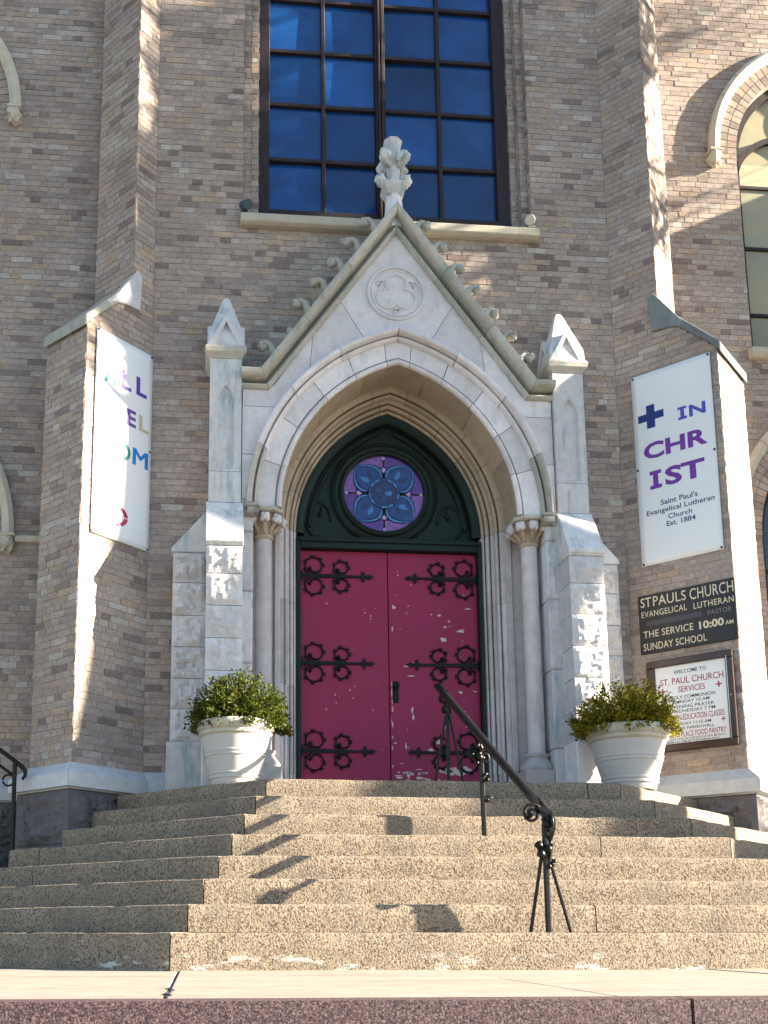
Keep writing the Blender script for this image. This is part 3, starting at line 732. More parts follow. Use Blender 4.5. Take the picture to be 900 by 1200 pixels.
# hood mould
cutsH = [-1, -.76, -.5, -.25, 0, .25, .5, .76, 1]
for i in range(8):
    m = MB(); a, b = cutsH[i] + .0016, cutsH[i+1] - .0016
    arch_seg(m, XC, ZS + .0, CC, [(RO - .004, PY + .05), (RO - .004, PY - .012), (RO + .010, PY - .032), (RO + .022, PY - .038), (RO + .031, PY - .028), (RO + .033, PY + .02), (RO + .046, PY + .02), (RO + .048, PY - .060), (RO + .057, PY - .088), (RO + .075, PY - .10), (RO + .098, PY - .085), (RO + .105, PY - .03), (RO + .105, PY + .05)], a, b, 8)
    m.build('hood_stone', 'coping' if abs(a + b) > 1.5 else 'limestone', portal, m.mid(), smooth=R(35))
for sg in (-1, 1):
    x0 = XC + sg*(RO - CC + .045); m = MB()
    m.box(x0 - .065, x0 + .065, PY - .105, PY + .1, ZS - .035, ZS - .003); m.box(x0 - .052, x0 + .052, PY - .09, PY + .1, ZS - .075, ZS - .036); m.box(x0 - .062, x0 + .062, PY - .10, PY + .1, ZS - .10, ZS - .076)
    m.build('hood_stop', 'coping', portal, m.mid(), bevel=.008, seg=2)
# soffit
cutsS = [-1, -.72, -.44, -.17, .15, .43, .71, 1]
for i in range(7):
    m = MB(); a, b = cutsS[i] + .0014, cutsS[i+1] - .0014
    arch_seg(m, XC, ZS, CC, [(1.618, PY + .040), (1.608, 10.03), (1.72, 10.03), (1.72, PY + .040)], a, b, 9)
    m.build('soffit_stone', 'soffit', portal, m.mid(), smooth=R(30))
# inner moulded orders, continued down the jambs
ordA = [(1.70, 10.034), (1.600, 10.034), (1.575, 10.036), (1.562, 10.046), (1.556, 10.062), (1.560, 10.078), (1.567, 10.084), (1.567, 10.130), (1.551, 10.130), (1.549, 10.082), (1.535, 10.072), (1.522, 10.079), (1.516, 10.096), (1.518, 10.134), (1.70, 10.134)]
ordB = [(1.70, 10.137), (1.530, 10.137), (1.512, 10.139), (1.500, 10.150), (1.494, 10.168), (1.498, 10.184), (1.505, 10.190), (1.505, 10.245), (1.489, 10.245), (1.487, 10.186), (1.472, 10.177), (1.456, 10.186), (1.450, 10.205), (1.453, 10.222), (1.458, 10.228), (1.458, 10.272), (1.443, 10.272), (1.441, 10.228), (1.428, 10.231), (1.416, 10.25), (1.412, 10.32), (1.70, 10.325)]
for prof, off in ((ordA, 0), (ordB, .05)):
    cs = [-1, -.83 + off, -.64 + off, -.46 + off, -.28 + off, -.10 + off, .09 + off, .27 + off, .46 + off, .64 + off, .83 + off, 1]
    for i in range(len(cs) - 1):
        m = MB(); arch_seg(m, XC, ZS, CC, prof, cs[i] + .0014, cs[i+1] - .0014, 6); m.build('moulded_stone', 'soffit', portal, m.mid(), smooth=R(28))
    for sg in (-1, 1):
        for z0, z1 in ((1.76, 2.62), (2.624, 3.48), (3.484, ZS - .003)):
            m = MB(); m.prism([(XC + sg*(r - CC), y) for r, y in prof], XY, z0, z1); m.build('jamb_stone', 'jamb', portal, m.mid(), smooth=R(28))
    for sg in (-1, 1):
        m = MB(); m.prism([(XC + sg*(r - CC + .003), y - .006) for r, y in prof if r > 1.40], XY, 1.440, 1.757); m.build('jamb_base', 'jamb', portal, m.mid(), smooth=R(28))
# nook behind the columns, front strips
for sg in (-1, 1):
    a, b = sorted((XC + sg*1.14, XC + sg*1.44))
    m = MB(); m.box(a, b, 10.02, 10.12, 1.440, 4.22)          # back of nook
    m.build('nook_back', 'jamb', portal, m.mid())
    for z0, z1 in ((1.440, 1.93), (1.934, 2.70), (2.704, 3.40), (3.404, 3.99), (3.994, 4.149)):
        a, b = sorted((XC + sg*1.432, XC + sg*1.552))
        m = MB(); m.box(a, b, PY, 10.02, z0, z1); m.build('pier_stone', 'pinnacle', portal, m.mid(), bevel=.012)
    a, b = sorted((XC + sg*1.40, XC + sg*1.552)); m = MB(); m.box(a, b, PY + .004, 10.02, 4.153, 4.318); m.build('pier_stone', 'limestone', portal, m.mid())
    # inner side strip between nook and mouldings
    a, b = sorted((XC + sg*1.142, XC + sg*1.20)); m = MB(); m.box(a, b, 9.985, 10.03, 1.76, ZS - .05); m.build('jamb_stone', 'jamb', portal, m.mid(), bevel=.008)
    # column
    cx, cy = XC + sg*1.318, 9.80
    m = MB(); m.lathe([(.083, 1.90), (.082, 2.8), (.079, 3.99)], (cx, cy, 0), 24); m.build('column_shaft', 'jamb', portal, (cx, cy, 2.9), smooth=R(40))
    m = MB(); m.lathe([(.150, 1.735), (.162, 1.755), (.163, 1.775), (.150, 1.795), (.128, 1.82), (.112, 1.845), (.106, 1.862), (.108, 1.868), (.118, 1.875), (.122, 1.888), (.118, 1.90), (.10, 1.905), (.083, 1.912)], (cx, cy, 0), 28); m.build('column_base', 'jamb', portal, (cx, cy, 1.8), smooth=R(40))
    m = MB(); m.box(cx - .168, cx + .168 if sg < 0 else cx + .112, cy - .17, cy + .17, 1.440, 1.734) if sg > 0 else m.box(cx - .112, cx + .168, cy - .17, cy + .17, 1.440, 1.734); m.build('column_plinth', 'jamb', portal, m.mid(), bevel=.008)
    m = MB(); m.lathe([(.080, 3.975), (.094, 3.985), (.098, 3.998), (.094, 4.012), (.082, 4.020), (.085, 4.05), (.102, 4.09), (.135, 4.14), (.160, 4.18), (.165, 4.20)], (cx, cy, 0), 24)
    m.build('capital', 'soffit', portal, (cx, cy, 4.1), smooth=R(40))
    m = MB(); a, b = sorted((XC + sg*1.135, XC + sg*1.47)); k = .085
    m.prism([(a, 9.985), (a, 9.66), (a + k, 9.565) if sg > 0 else (a, 9.57), (b, 9.57) if sg > 0 else (b - k, 9.565), (b, 9.66), (b, 9.985)], XY, 4.205, 4.246); m.build('abacus', 'trim', portal, m.mid(), bevel=.01)
    for q in range(9):
        t = R(-90 + (q - 4)*40); rr = .178; px_, py_ = cx + rr*math.cos(t), cy + rr*math.sin(t)
        m = MB(); m.ball((px_, py_, 4.155), .050, 9, 7, .55, q*1.3 + sg, (1, 1, .95))
        for e in range(4): tt = R(45 + 90*e); m.ball((px_ + .012*math.cos(t) + .032*math.cos(tt)*-math.sin(t), py_ + .012*math.sin(t) + .032*math.cos(tt)*math.cos(t), 4.155 + .032*math.sin(tt)), .026, 6, 5, .2, e)
        m.build('leaf_boss', 'limestone', portal, m.mid(), smooth=True)
        m = MB(); m.tube([(cx + .088*math.cos(t), cy + .088*math.sin(t), 4.02), (cx + .098*math.cos(t), cy + .098*math.sin(t), 4.07), (cx + .140*math.cos(t), cy + .140*math.sin(t), 4.11), (cx + .175*math.cos(t), cy + .175*math.sin(t), 4.150)], [.012, .020, .024, .020], 6); m.build('leaf_stem', 'soffit', portal, m.mid(), smooth=True)
# rake copings: in-plane sweep with mitres
def sweep(path, prof):
    """path (x,z) pts; prof (n outward/up, y)"""
    P = [Vector(p) for p in path]; out = []
    for i, p in enumerate(P):
        ns = []
        if i > 0: t = (P[i] - P[i-1]).normalized(); ns.append(Vector((-t.y, t.x)))
        if i < len(P) - 1: t = (P[i+1] - P[i]).normalized(); ns.append(Vector((-t.y, t.x)))
        n = sum(ns, Vector((0, 0))).normalized(); k = 1/n.dot(ns[0]); out.append([(p.x + n.x*k*a, y, p.y + n.y*k*a) for a, y in prof])
    return out
CP = [(0, 9.93), (0, 9.575), (.012, 9.558), (.026, 9.546), (.040, 9.550), (.048, 9.57), (.050, 9.63), (.080, 9.64), (.090, 9.60), (.093, 9.54), (.100, 9.49), (.116, 9.468), (.150, 9.458), (.165, 9.465), (.205, 9.60), (.205, 9.93)]
zl = 5.455; xl = XC - 1.56; kx = XC - 1.285
s_ = 1.375
ap = (XC, zl + (XC - kx)*s_)
path = [(xl, zl), (kx, zl), (kx + (XC-kx)*.36, zl + (XC-kx)*.36*s_), (kx + (XC-kx)*.70, zl + (XC-kx)*.70*s_), ap]
full = path + [(2*XC - p[0], p[1]) for p in reversed(path[:-1])]
secs = sweep(full, CP)
for i in range(len(full) - 1):
    d = Vector((full[i+1][0] - full[i][0], 0, full[i+1][1] - full[i][1])).normalized()*.0025
    m = MB(); m.loft([[Vector(q) + d for q in secs[i]], [Vector(q) - d for q in secs[i+1]]]); m.build('coping_stone', 'coping', portal, m.mid(), smooth=R(25))
# crockets
def crocket(mx, base, sg, seed, broken=False):
    nx, nz = -sg*s_/math.hypot(1, s_), 1/math.hypot(1, s_)     # outward normal of the left rake for sg=1
    m = MB(); o = Vector((base[0], 9.62, base[1])); n = Vector((nx, 0, nz)); t = Vector((-sg*nz*-1, 0, abs(nx)))
    side = Vector((-sg, 0, 0)); upv = Vector((0, 0, 1)); a_ = (n*.5 + upv*.8).normalized()
    if broken:
        m.tube([o - n*.03, o + a_*.04, o + a_*.065], [.05, .04, .02], 7)
    else:
        c = o + a_*.085 + side*.055
        pts = [o - n*.04, o + a_*.045, o + a_*.10, o + a_*.125 + side*.03, o + a_*.115 + side*.07]
        m.tube(pts, [.052, .040, .034, .034, .030], 8)
        m.ball(o + a_*.085 + side*.085, .046, 9, 7, .7, seed, (1, 1.15, 1))
        for e in range(3): m.ball(o + a_*.088 + side*.10 + Vector((0, -.03 + .03*e, .015 - .02*(e % 2))), .024, 6, 5, .3, seed + e)
    m.build('crocket', 'coping', portal, m.mid(), smooth=True)
def rk_top(x):  # top line of coping
    return zl + (abs(XC - kx) - abs(x - XC))*s_ + .19*math.hypot(1, s_)
for sg in (1, -1):
    for i, dx in enumerate((1.235, 1.065, .89, .715, .545, .375, .205)):
        x = XC - sg*dx; crocket(0, (x, rk_top(x)), sg, i*2.1 + sg, broken=(sg > 0 and i == 1))
# finial
fz = rk_top(XC) - .06
m = MB(); oc = lambda r, z, dx=0: [(XC + dx + r*math.cos(R(45*i + 22.5)), 9.66 + r*math.sin(R(45*i + 22.5)), z) for i in range(8)]
m.loft([oc(.125, fz - .20), oc(.100, fz), oc(.085, fz + .16), oc(.082, fz + .20)])
m.build('finial_shaft', 'pinnacle', portal, m.mid(), smooth=R(25))
m = MB(); sq = lambda r, z: [(XC - r, 9.66 - r, z), (XC + r, 9.66 - r, z), (XC + r, 9.66 + r, z), (XC - r, 9.66 + r, z)]
m.loft([sq(.075, fz + .19), sq(.115, fz + .27), sq(.125, fz + .305), sq(.115, fz + .32), sq(.07, fz + .335)]); m.build('finial_collar', 'pinnacle', portal, m.mid(), bevel=.008)
m = MB(); m.loft([oc(.098, fz + .32), oc(.072, fz + .40), oc(.070, fz + .62), oc(.080, fz + .74), oc(.102, fz + .83), oc(.085, fz + .85)]); m.build('finial_stem', 'pinnacle', portal, m.mid(), smooth=R(30))
for q in range(4):
    for lv, (rr, z, br_) in enumerate(((.125, fz + .395, .062), (.128, fz + .60, .070))):
        t = R(45 + 90*q + (0 if lv else 45)); m = MB()
        if lv == 0 and q == 2: continue
        m.ball((XC + rr*math.cos(t), 9.66 + rr*math.sin(t), z), br_, 10, 8, .6, q + lv*5); m.tube([(XC + .05*math.cos(t), 9.66 + .05*math.sin(t), z - .06), (XC + rr*math.cos(t), 9.66 + rr*math.sin(t), z - .05), (XC + (rr + .055)*math.cos(t), 9.66 + (rr + .055)*math.sin(t), z + .0), (XC + (rr + .04)*math.cos(t), 9.66 + (rr + .04)*math.sin(t), z + .055)], [.035, .035, .024, .012], 6)
        m.build('finial_bud', 'pinnacle', portal, m.mid(), smooth=True)
# pinnacle piers
for sg in (-1, 1):
    a, b = sorted((XC + sg*1.553, XC + sg*1.862)); mx = (a + b)/2; hw = (b - a)/2
    # shaft with blind lancet: frame stones round a recessed panel
    y0 = 9.55
    for z0, z1 in ((4.262, 4.57), (4.574, 5.74)):
        lw = .088; lz0, lsp, lap = 4.60, 5.30, 5.52
        if z0 < 4.5: m = MB(); m.box(a, b, y0, WY - .01, z0, z1)
        else:
            lan = [(mx - lw, lz0)] + [(mx - lw, lsp)] + [apt(mx, lsp, .12, lw + .12, -1 + i/6) for i in range(1, 7)] + [apt(mx, lsp, .12, lw + .12, i/6) for i in range(1, 7)] + [(mx + lw, lz0)]
            n_ = len(lan); m = MB()
            out = [(a, z0), (b, z0), (b, z1), (a, z1)]
            # front ring face as two ngons (left and right halves)
            top_i = 7
            vs_ = [(p[0], y0, p[1]) for p in out] + [(p[0], y0, p[1]) for p in lan] + [(mx + (p[0]-mx)*.80, y0 + .028, p[1] - (.02 if p[1] > lsp else -.018)) for p in lan] + [(p[0], WY - .01, p[1]) for p in out] + [(mx, y0, z0), (mx, y0, z1), (mx, y0, lz0)]
            L0 = 4; I0 = 4 + n_; B0 = 4 + 2*n_; X0 = B0 + 4
            fs_ = [tuple([0, X0, X0 + 2] + [L0 + i for i in range(0, top_i + 1)] + [X0 + 1, 3]), tuple([X0, 1, 2, X0 + 1] + [L0 + i for i in range(top_i, n_)] + [X0 + 2])]
            fs_ += [(L0 + i, L0 + i + 1, I0 + i + 1, I0 + i) for i in range(n_ - 1)] + [tuple(I0 + i for i in range(n_))]
            fs_ += [(L0 + n_ - 1, L0, I0, I0 + n_ - 1)]
            fs_ += [(0, 3, B0 + 3, B0), (1, B0 + 1, B0 + 2, 2), (3, 2, B0 + 2, B0 + 3), (0, B0, B0 + 1, 1), (B0, B0 + 3, B0 + 2, B0 + 1)]
            m.add(vs_, fs_)
        m.build('pinnacle_shaft', 'pinnacle', portal, m.mid())
    if True:   # moulded cap and spirelet with gablets
        m = MB(); cy = 9.745; hd = .195
        rg = lambda e, z: [(mx - hw - e, cy - hd - e, z), (mx + hw + e, cy - hd - e, z), (mx + hw + e, cy + hd + e, z), (mx - hw - e, cy + hd + e, z)]
        m.loft([rg(-.02, 5.742), rg(.0, 5.745), rg(.008, 5.765), rg(.040, 5.80), (rg(.048, 5.84)), rg(.04, 5.865)]); m.build('pinnacle_cap', 'coping', portal, m.mid())
        m = MB(); zt = 6.50
        m.loft([rg(.026, 5.866), rg(.015, 6.00), [(mx + (-1 if i in (0, 3) else 1)*.035, cy + (-1 if i < 2 else 1)*.035, zt - .03) for i in range(4)], [(mx + (-1 if i in (0, 3) else 1)*.018, cy + (-1 if i < 2 else 1)*.018, zt) for i in range(4)]])
        m.build('spirelet', 'pinnacle', portal, m.mid())
        for (dx, dy) in ((0, -1), (1, 0), (-1, 0)):
            hh = hw if dx == 0 else hd; base = (cy - hd - .030) if dx == 0 else None
            mp = (lambda u, z, h: (mx + u, cy - hd - .030 + h, z)) if dx == 0 else ((lambda u, z, h: (mx + dx*(hw + .030 - h), cy + u, z)))
            e = .03; zb, za = 5.868, 6.20
            for s2 in (-1, 1):
                m = MB(); m.prism([(s2*(hh + e), zb), (0, za), (0, za - .075), (s2*(hh + e - .065), zb)], mp, 0, .12); m.build('gablet', 'pinnacle', portal, m.mid())
            m = MB(); m.prism([(-(hh - .035), zb + .003), (hh - .035, zb + .003), (0, za - .075)], mp, .045, .11); m.build('gablet_panel', 'pinnacle', portal, m.mid())
    # weathered set-off and rock faced pier
    fa, fb = a - .012, b + .012; fy = 9.30
    m = MB(); m.prism([(fy - .03, 3.765), (fy - .03, 3.80), (fy - .015, 3.822), (9.545, 4.258), (9.94, 4.258), (9.94, 3.735), (fy + .0, 3.735), (fy - .012, 3.75)], YZ, fa - .008, fb + .008); m.build('weathering_stone', 'pinnacle', portal, m.mid(), bevel=.006)
    zs_ = [1.96, 2.245, 2.55, 2.853, 3.16, 3.464, 3.733]
    for i in range(6):
        rock(('quoin_block', 'rockface'), Vector((fa, fy)), Vector((1, 0)), Vector((0, -1)), 0, fb - fa, zs_[i] + .003, zs_[i+1] - .003, .027, .60, portal)
    m = MB(); m.box(fa - .02, fb + .02, fy - .03, 9.94, 1.440, 1.958); m.build('pier_base', 'limestone', portal, m.mid(), bevel=.012)
    # side wing
    o0, o1 = XC + sg*1.875, XC + sg*2.19; a2, b2 = sorted((o0, o1))
    zw = [1.96, 2.28, 2.574, 2.88, 3.187, 3.51, 3.812]
    for i in range(6):
        rock(('quoin_block', 'rockface'), Vector((a2, 9.73)), Vector((1, 0)), Vector((0, -1)), 0, b2 - a2, zw[i] + .003, zw[i+1] - .003, .055, .20, portal)
    m = MB(); m.prism([(o1 + sg*.02, 3.815), (o1 + sg*.02, 3.85), (o0, 4.235), (o0, 3.815)], XZ, 9.715, 9.94); m.build('weathering_stone', 'pinnacle', portal, m.mid(), bevel=.008)
    m = MB(); m.box(a2 - .03, b2 + .03, 9.67, 9.94, 1.440, 1.957); m.build('wing_base', 'limestone' if sg > 0 else 'pinnacle', portal, m.mid(), bevel=.01)

# ------------------------------------------------------------------ door and tympanum
DY = 10.30
m = MB(); hw = .957
m.box(XC - hw, XC - .918, 10.215, 10.40, 1.536, 4.20); m.box(XC + .918, XC + hw, 10.215, 10.40, 1.536, 4.20)
m.box(XC - .918, XC + .918, 10.22, 10.40, 4.085, 4.195); m.box(XC - .935, XC + .935, 10.195, 10.23, 4.150, 4.185)
frame = m.build('door_frame', 'dark_wood', church, bevel=.006)
PTS = [apt(XC, ZS, CC, 1.412, s) for s in [-1 + i/16 for i in range(33)]]
m = MB(); m.prism([(XC - .957, 4.20)] + PTS + [(XC + .957, 4.20)], XZ, 10.36, 10.42); tymp = m.build('tympanum', 'dark_wood', church)
m = MB()
for (s0, s1) in ((-1, 0), (0, 1)): arch_seg(m, XC, ZS, CC, [(1.33, 10.27), (1.345, 10.25), (1.385, 10.235), (1.411, 10.235), (1.411, 10.36), (1.33, 10.36)], s0, s1, 14)
for (s0, s1) in ((-.93, -.06), (.06, .93)): arch_seg(m, XC, ZS, CC, [(1.262, 10.335), (1.275, 10.32), (1.292, 10.32), (1.30, 10.335), (1.30, 10.36), (1.262, 10.36)], s0, s1, 12)
m.box(XC - .92, XC + .92, 10.29, 10.36, 4.198, 4.235)
m.build('tympanum_moulding', 'dark_wood', tymp, smooth=R(35))
RC = (XC - .03, 4.745)
m = MB()
def ring(mb, r0, r1, y0, y1, n=48):
    rr = [[(RC[0] + r*math.cos(2*math.pi*i/n), y, RC[1] + r*math.sin(2*math.pi*i/n)) for (r, y) in ((r0, y1), (r0, y0 + .01), ((r0+r1)/2, y0), (r1, y0 + .015), (r1, y1))] for i in range(n + 1)]
    mb.loft(rr, True, False)
ring(m, .425, .475, 10.30, 10.37); ring(m, .475, .545, 10.325, 10.37); ring(m, .545, .575, 10.345, 10.37)
m.build('rose_frame', 'dark_wood', tymp, smooth=R(35))
for sg in (-1, 1):     # spandrel cusps, worn carving
    m = MB(); c0 = (RC[0] + sg*.71, 4.46)
    m.tube([(c0[0] + sg*.13*math.cos(t) - sg*.02, 10.352, c0[1] - .02 + .19*math.sin(t)) for t in [R(d) for d in range(-100, 200, 15)]], .014, 6)
    m.tube([(c0[0] - sg*.02, 10.352, c0[1] + .02), (c0[0] - sg*.06, 10.347, c0[1] + .06), (c0[0] - sg*.05, 10.35, c0[1] + .12)], [.02, .022, .010], 6)
    m.build('spandrel_cusp', 'dark_wood', tymp, smooth=True)
# stained glass rose
GY = 10.352; rose = None
def disc(cx, cz, r, n=28): return [(cx + r*math.cos(2*math.pi*i/n), cz + r*math.sin(2*math.pi*i/n)) for i in range(n)]
m = MB(); m.prism(disc(RC[0], RC[1], .435, 48), XZ, GY, GY + .006); rose = m.build('rose_window', 'lead', church); rose['label'] = 'round blue and violet stained glass window'
def piece(poly, mat, lift=.003):
    p = MB(); p.prism([(RC[0] + a, RC[1] + b) for a, b in poly], XZ, GY - lift, GY + .002); p.build('pane', mat, rose, p.mid())
def sector(r0, r1, a0, a1, n=6):
    return [(r1*math.cos(R(a0 + (a1-a0)*i/n)), r1*math.sin(R(a0 + (a1-a0)*i/n))) for i in range(n + 1)] + [(r0*math.cos(R(a1 - (a1-a0)*i/n)), r0*math.sin(R(a1 - (a1-a0)*i/n))) for i in range(n + 1)]
for q in range(4):
    for h_, mt in ((0, 'glass_violet'), (1, 'glass_lilac')):
        a0 = q*90 + (-44 if h_ == 0 else 1.5); piece(sector(.30, .423, a0, a0 + 42.5), mt if q % 2 else ('glass_lilac' if h_ == 0 else 'glass_violet'), .003)
        a0 = q*90 + (-30 if h_ == 0 else 3); piece(sector(.19, .294, a0, a0 + 27), 'glass_violet', .003)
    a = q*90
    d = lambda r, off: (r*math.cos(R(a)) - off*math.sin(R(a)), r*math.sin(R(a)) + off*math.cos(R(a)))
    piece([d(.232, 0), d(.262, .026), d(.292, 0), d(.262, -.026)], 'glass_pink', .008)
    piece([d(.372, 0), d(.394, .02), d(.417, 0), d(.394, -.02)], 'glass_pink', .008)
    a = q*90 + 45
    pet = lambda k, o: [(lambda r, w_: (r*math.cos(R(a)) - w_*math.sin(R(a)), r*math.sin(R(a)) + w_*math.cos(R(a))))(.100 + t*(.432 - .100)*(.9 + .1*k), s2*k*.50*(t**.62)*(1 - t)**1.0) for s2, ts in ((1, [i/11 for i in range(12)]), (-1, [i/11 for i in range(10, 0, -1)])) for t in ts]
    piece(pet(1.0, 0), 'lead', .010); piece(pet(.94, 0), 'glass_sky', .012); piece(pet(.78, 0), 'lead', .0135); piece(pet(.72, 0), 'glass_blue', .015)
    for s2, mm in ((-1, 'glass_navy'), (1, 'glass_sky')):
        rr = lambda r, w_: (r*math.cos(R(a)) - w_*math.sin(R(a)), r*math.sin(R(a)) + w_*math.cos(R(a)))
        piece([rr(.20, s2*.008), rr(.26, s2*.012), rr(.30, s2*.055), rr(.24, s2*.065), rr(.20, s2*.04)], mm, .017)
piece([(p[0] - RC[0], p[1] - RC[1]) for p in disc(RC[0], RC[1], .170)], 'lead', .018)
for i in range(14): piece(sector(.140, .164, i*360/14 + 1.5, (i+1)*360/14 - 1.5, 3), 'glass_sky' if i % 3 else 'glass_blue', .020)
piece([(p[0] - RC[0], p[1] - RC[1]) for p in disc(RC[0], RC[1], .136)], 'glass_navy', .020)
for (x_, z_, r_, mm) in ((-.05, .03, .035, 'glass_blue'), (.05, .0, .035, 'glass_sky'), (.0, -.06, .04, 'glass_blue'), (.03, .065, .03, 'glass_blue'), (-.06, -.05, .025, 'glass_navy')):
    piece([(x_ + r_*(1 + .3*math.sin(i*2.3))*math.cos(i*.9), z_ + r_*(1 + .3*math.cos(i*1.7))*math.sin(i*.9)) for i in range(7)], mm, .022)
# leaves
def hinge_mesh(flip, seed):
    """strap hinge with scrolls; local x along the strap from the jamb, z up, y towards the viewer is negative"""
    m = MB(); s = -1 if flip else 1
    q = lambda x, z, y: (s*x, y, z)
    m.prism([(0, -.05), (.015, -.052), (.02, -.026), (.14, -.022), (.17, -.03), (.20, -.02), (.36, -.016), (.42, -.024), (.45, -.014), (.60, -.010), (.60, .010), (.45, .014), (.42, .024), (.36, .016), (.20, .02), (.17, .03), (.14, .022), (.02, .026), (.015, .052), (0, .05)], lambda a, b, h: q(a, b, h), -.020, .0)
    # end cross
    m.prism([(.59, -.012), (.625, -.014), (.628, -.045), (.642, -.058), (.656, -.045), (.660, -.014), (.70, -.018), (.712, -.030), (.726, -.012), (.752, 0), (.726, .012), (.712, .030), (.70, .018), (.660, .014), (.656, .045), (.642, .058), (.628, .045), (.625, .014), (.59, .012)], lambda a, b, h: q(a, b, h), -.018, 0)
    rr = random.Random(seed)
    for (cx, cz, r, g) in ((.135, .108, .088, 1), (.135, -.108, .088, -1), (.415, .088, .070, 1), (.415, -.088, .070, -1)):
        pts = []; rad = []
        for k in range(20):
            t = k/19; ang = R(250) - t*R(395); rk_ = r*(1 if t < .72 else 1 - (t-.72)*1.55)
            pts.append(q(cx + rk_*math.cos(ang), cz + g*rk_*math.sin(ang), -.011)); rad.append(.0092 if k < 18 else .014)
        m.tube(pts, rad, 6)
        m.ball(pts[-1], .021, 6, 5, .3, k)
        for deg in (210, 150, 100, 45, 5):
            a_ = R(deg); b0 = Vector(q(cx + r*math.cos(a_), cz + g*r*math.sin(a_), -.010))
            for dv in (-1, 1):
                a2 = a_ + dv*.55; d_ = Vector(q(math.cos(a2), g*math.sin(a2), 0)); 
                m.tube([b0, b0 + d_*.020, b0 + d_*.036], [.010, .008, .002], 5)
    return m
HM = [hinge_mesh(False, 1), hinge_mesh(True, 2)]
hm_data = []
for hmb in HM:
    me = hmb.mesh('hinge', smooth=R(40)); me.materials.append(M['hinge_iron']); hm_data.append(me)
def flake(mb, x, z, w_, h_, seed):
    r_ = random.Random(seed); n = 9; pts = []
    for i in range(n):
        t = 2*math.pi*i/n; k = r_.uniform(.45, 1.0); pts.append((x + w_*.5*k*math.cos(t), z + h_*.5*k*math.sin(t)))
    mb.prism(pts, XZ, DY - .0028, DY + .004)
for sg, lab in ((-1, 'left red door leaf with a few paint chips'), (1, 'right red door leaf with many paint chips and a worn foot')):
    a, b = sorted((XC + sg*.916, XC + sg*.003 - .012))
    if sg < 0: b -= .002
    m = MB(); m.box(a, b, DY - (0 if sg < 0 else 0), DY + .06, 1.545, 4.083)
    leaf = m.build('door_leaf', 'door_paint', church, (a if sg < 0 else b, DY, 1.545), bevel=.004); leaf['label'] = lab
    hx0 = a if sg < 0 else b
    for z in (3.81, 2.895, 1.995):
        o = bpy.data.objects.new('hinge', hm_data[0 if sg < 0 else 1]); COL.objects.link(o); o.parent = leaf; o.location = Vector((hx0 + (.004 if sg < 0 else -.004), DY - .001, z)) - WO[leaf.name]
    m = MB(); f_ = random.Random(3 + sg)
    if sg > 0:
        spots = [(a + .05, 4.05, .10, .09), (a + .03, 4.06, .07, .06), (a + .19, 4.065, .07, .03), (a + .05, 3.50, .05, .06), (a + .035, 3.27, .025, .07)]
        spots += [(2.40, 3.42, .05, .03), (2.46, 3.30, .05, .03), (2.62, 3.26, .10, .05), (2.44, 3.17, .09, .06), (2.70, 3.50, .08, .018), (2.32, 3.43, .03, .02), (2.50, 3.36, .03, .03), (2.05, 2.88, .09, .018), (2.10, 2.78, .10, .014), (2.60, 2.62, .06, .04), (2.75, 2.63, .06, .015), (2.10, 2.43, .035, .08), (2.11, 2.35, .03, .08), (2.45, 2.26, .08, .07), (2.03, 2.05, .02, .09), (2.28, 2.02, .09, .05), (2.36, 2.10, .05, .07)]
        for i in range(70): spots.append((a + .04 + abs(f_.gauss(0, .28)), 1.60 + abs(f_.gauss(0, .14)), f_.uniform(.02, .10), f_.uniform(.012, .04)))
        for i in range(14): spots.append((a + .012 + f_.random()*.012, f_.uniform(1.6, 2.7), .018, f_.uniform(.02, .08)))
        for i in range(30): spots.append((f_.uniform(a + .05, b - .05), f_.uniform(1.7, 3.9), f_.uniform(.008, .022), f_.uniform(.008, .02)))
        for i in range(5): spots.append((2.40 + .06*i, 1.78 + .05*f_.random(), .11, .08))
    else:
        spots = [(1.24, 3.52, .035, .016), (1.63, 3.43, .02, .02), (1.69, 3.40, .02, .02), (1.69, 3.37, .02, .015), (1.52, 2.66, .02, .02), (1.47, 2.62, .02, .02), (1.32, 2.57, .015, .03), (1.33, 2.49, .018, .02), (1.23, 2.42, .025, .02), (1.50, 2.54, .03, .015), (1.70, 2.42, .02, .02), (1.62, 2.2, .012, .012)]
        for i in range(16): spots.append((f_.uniform(a + .05, b - .05), f_.uniform(1.65, 3.95), f_.uniform(.006, .014), f_.uniform(.006, .012)))
    for i, (x_, z_, w_, h_) in enumerate(spots):
        if a + .004 < x_ - w_/2 and x_ + w_/2 < b - .004 and z_ - h_/2 > 1.552 and z_ + h_/2 < 4.079: flake(m, x_, z_, w_, h_, i*7 + sg)
    fl = m.build('bare_patches', 'bare_primer', leaf); fl['kind'] = 'stuff'
    if sg > 0:
        m = MB(); m.box(1.902, 1.962, DY - .010, DY + .01, 2.50, 2.72); m.build('lock_plate', 'hinge_iron', leaf, m.mid(), bevel=.004)
        m = MB(); rr = [[(1.932 + r_*math.cos(R(30*i)), DY + y_, 2.668 + r_*math.sin(R(30*i))) for i in range(12)] for r_, y_ in ((.014, -.008), (.014, -.03), (.030, -.042), (.034, -.055), (.026, -.068), (.008, -.072))]; m.loft(rr); m.build('knob', 'hinge_iron', leaf, m.mid(), smooth=R(50))

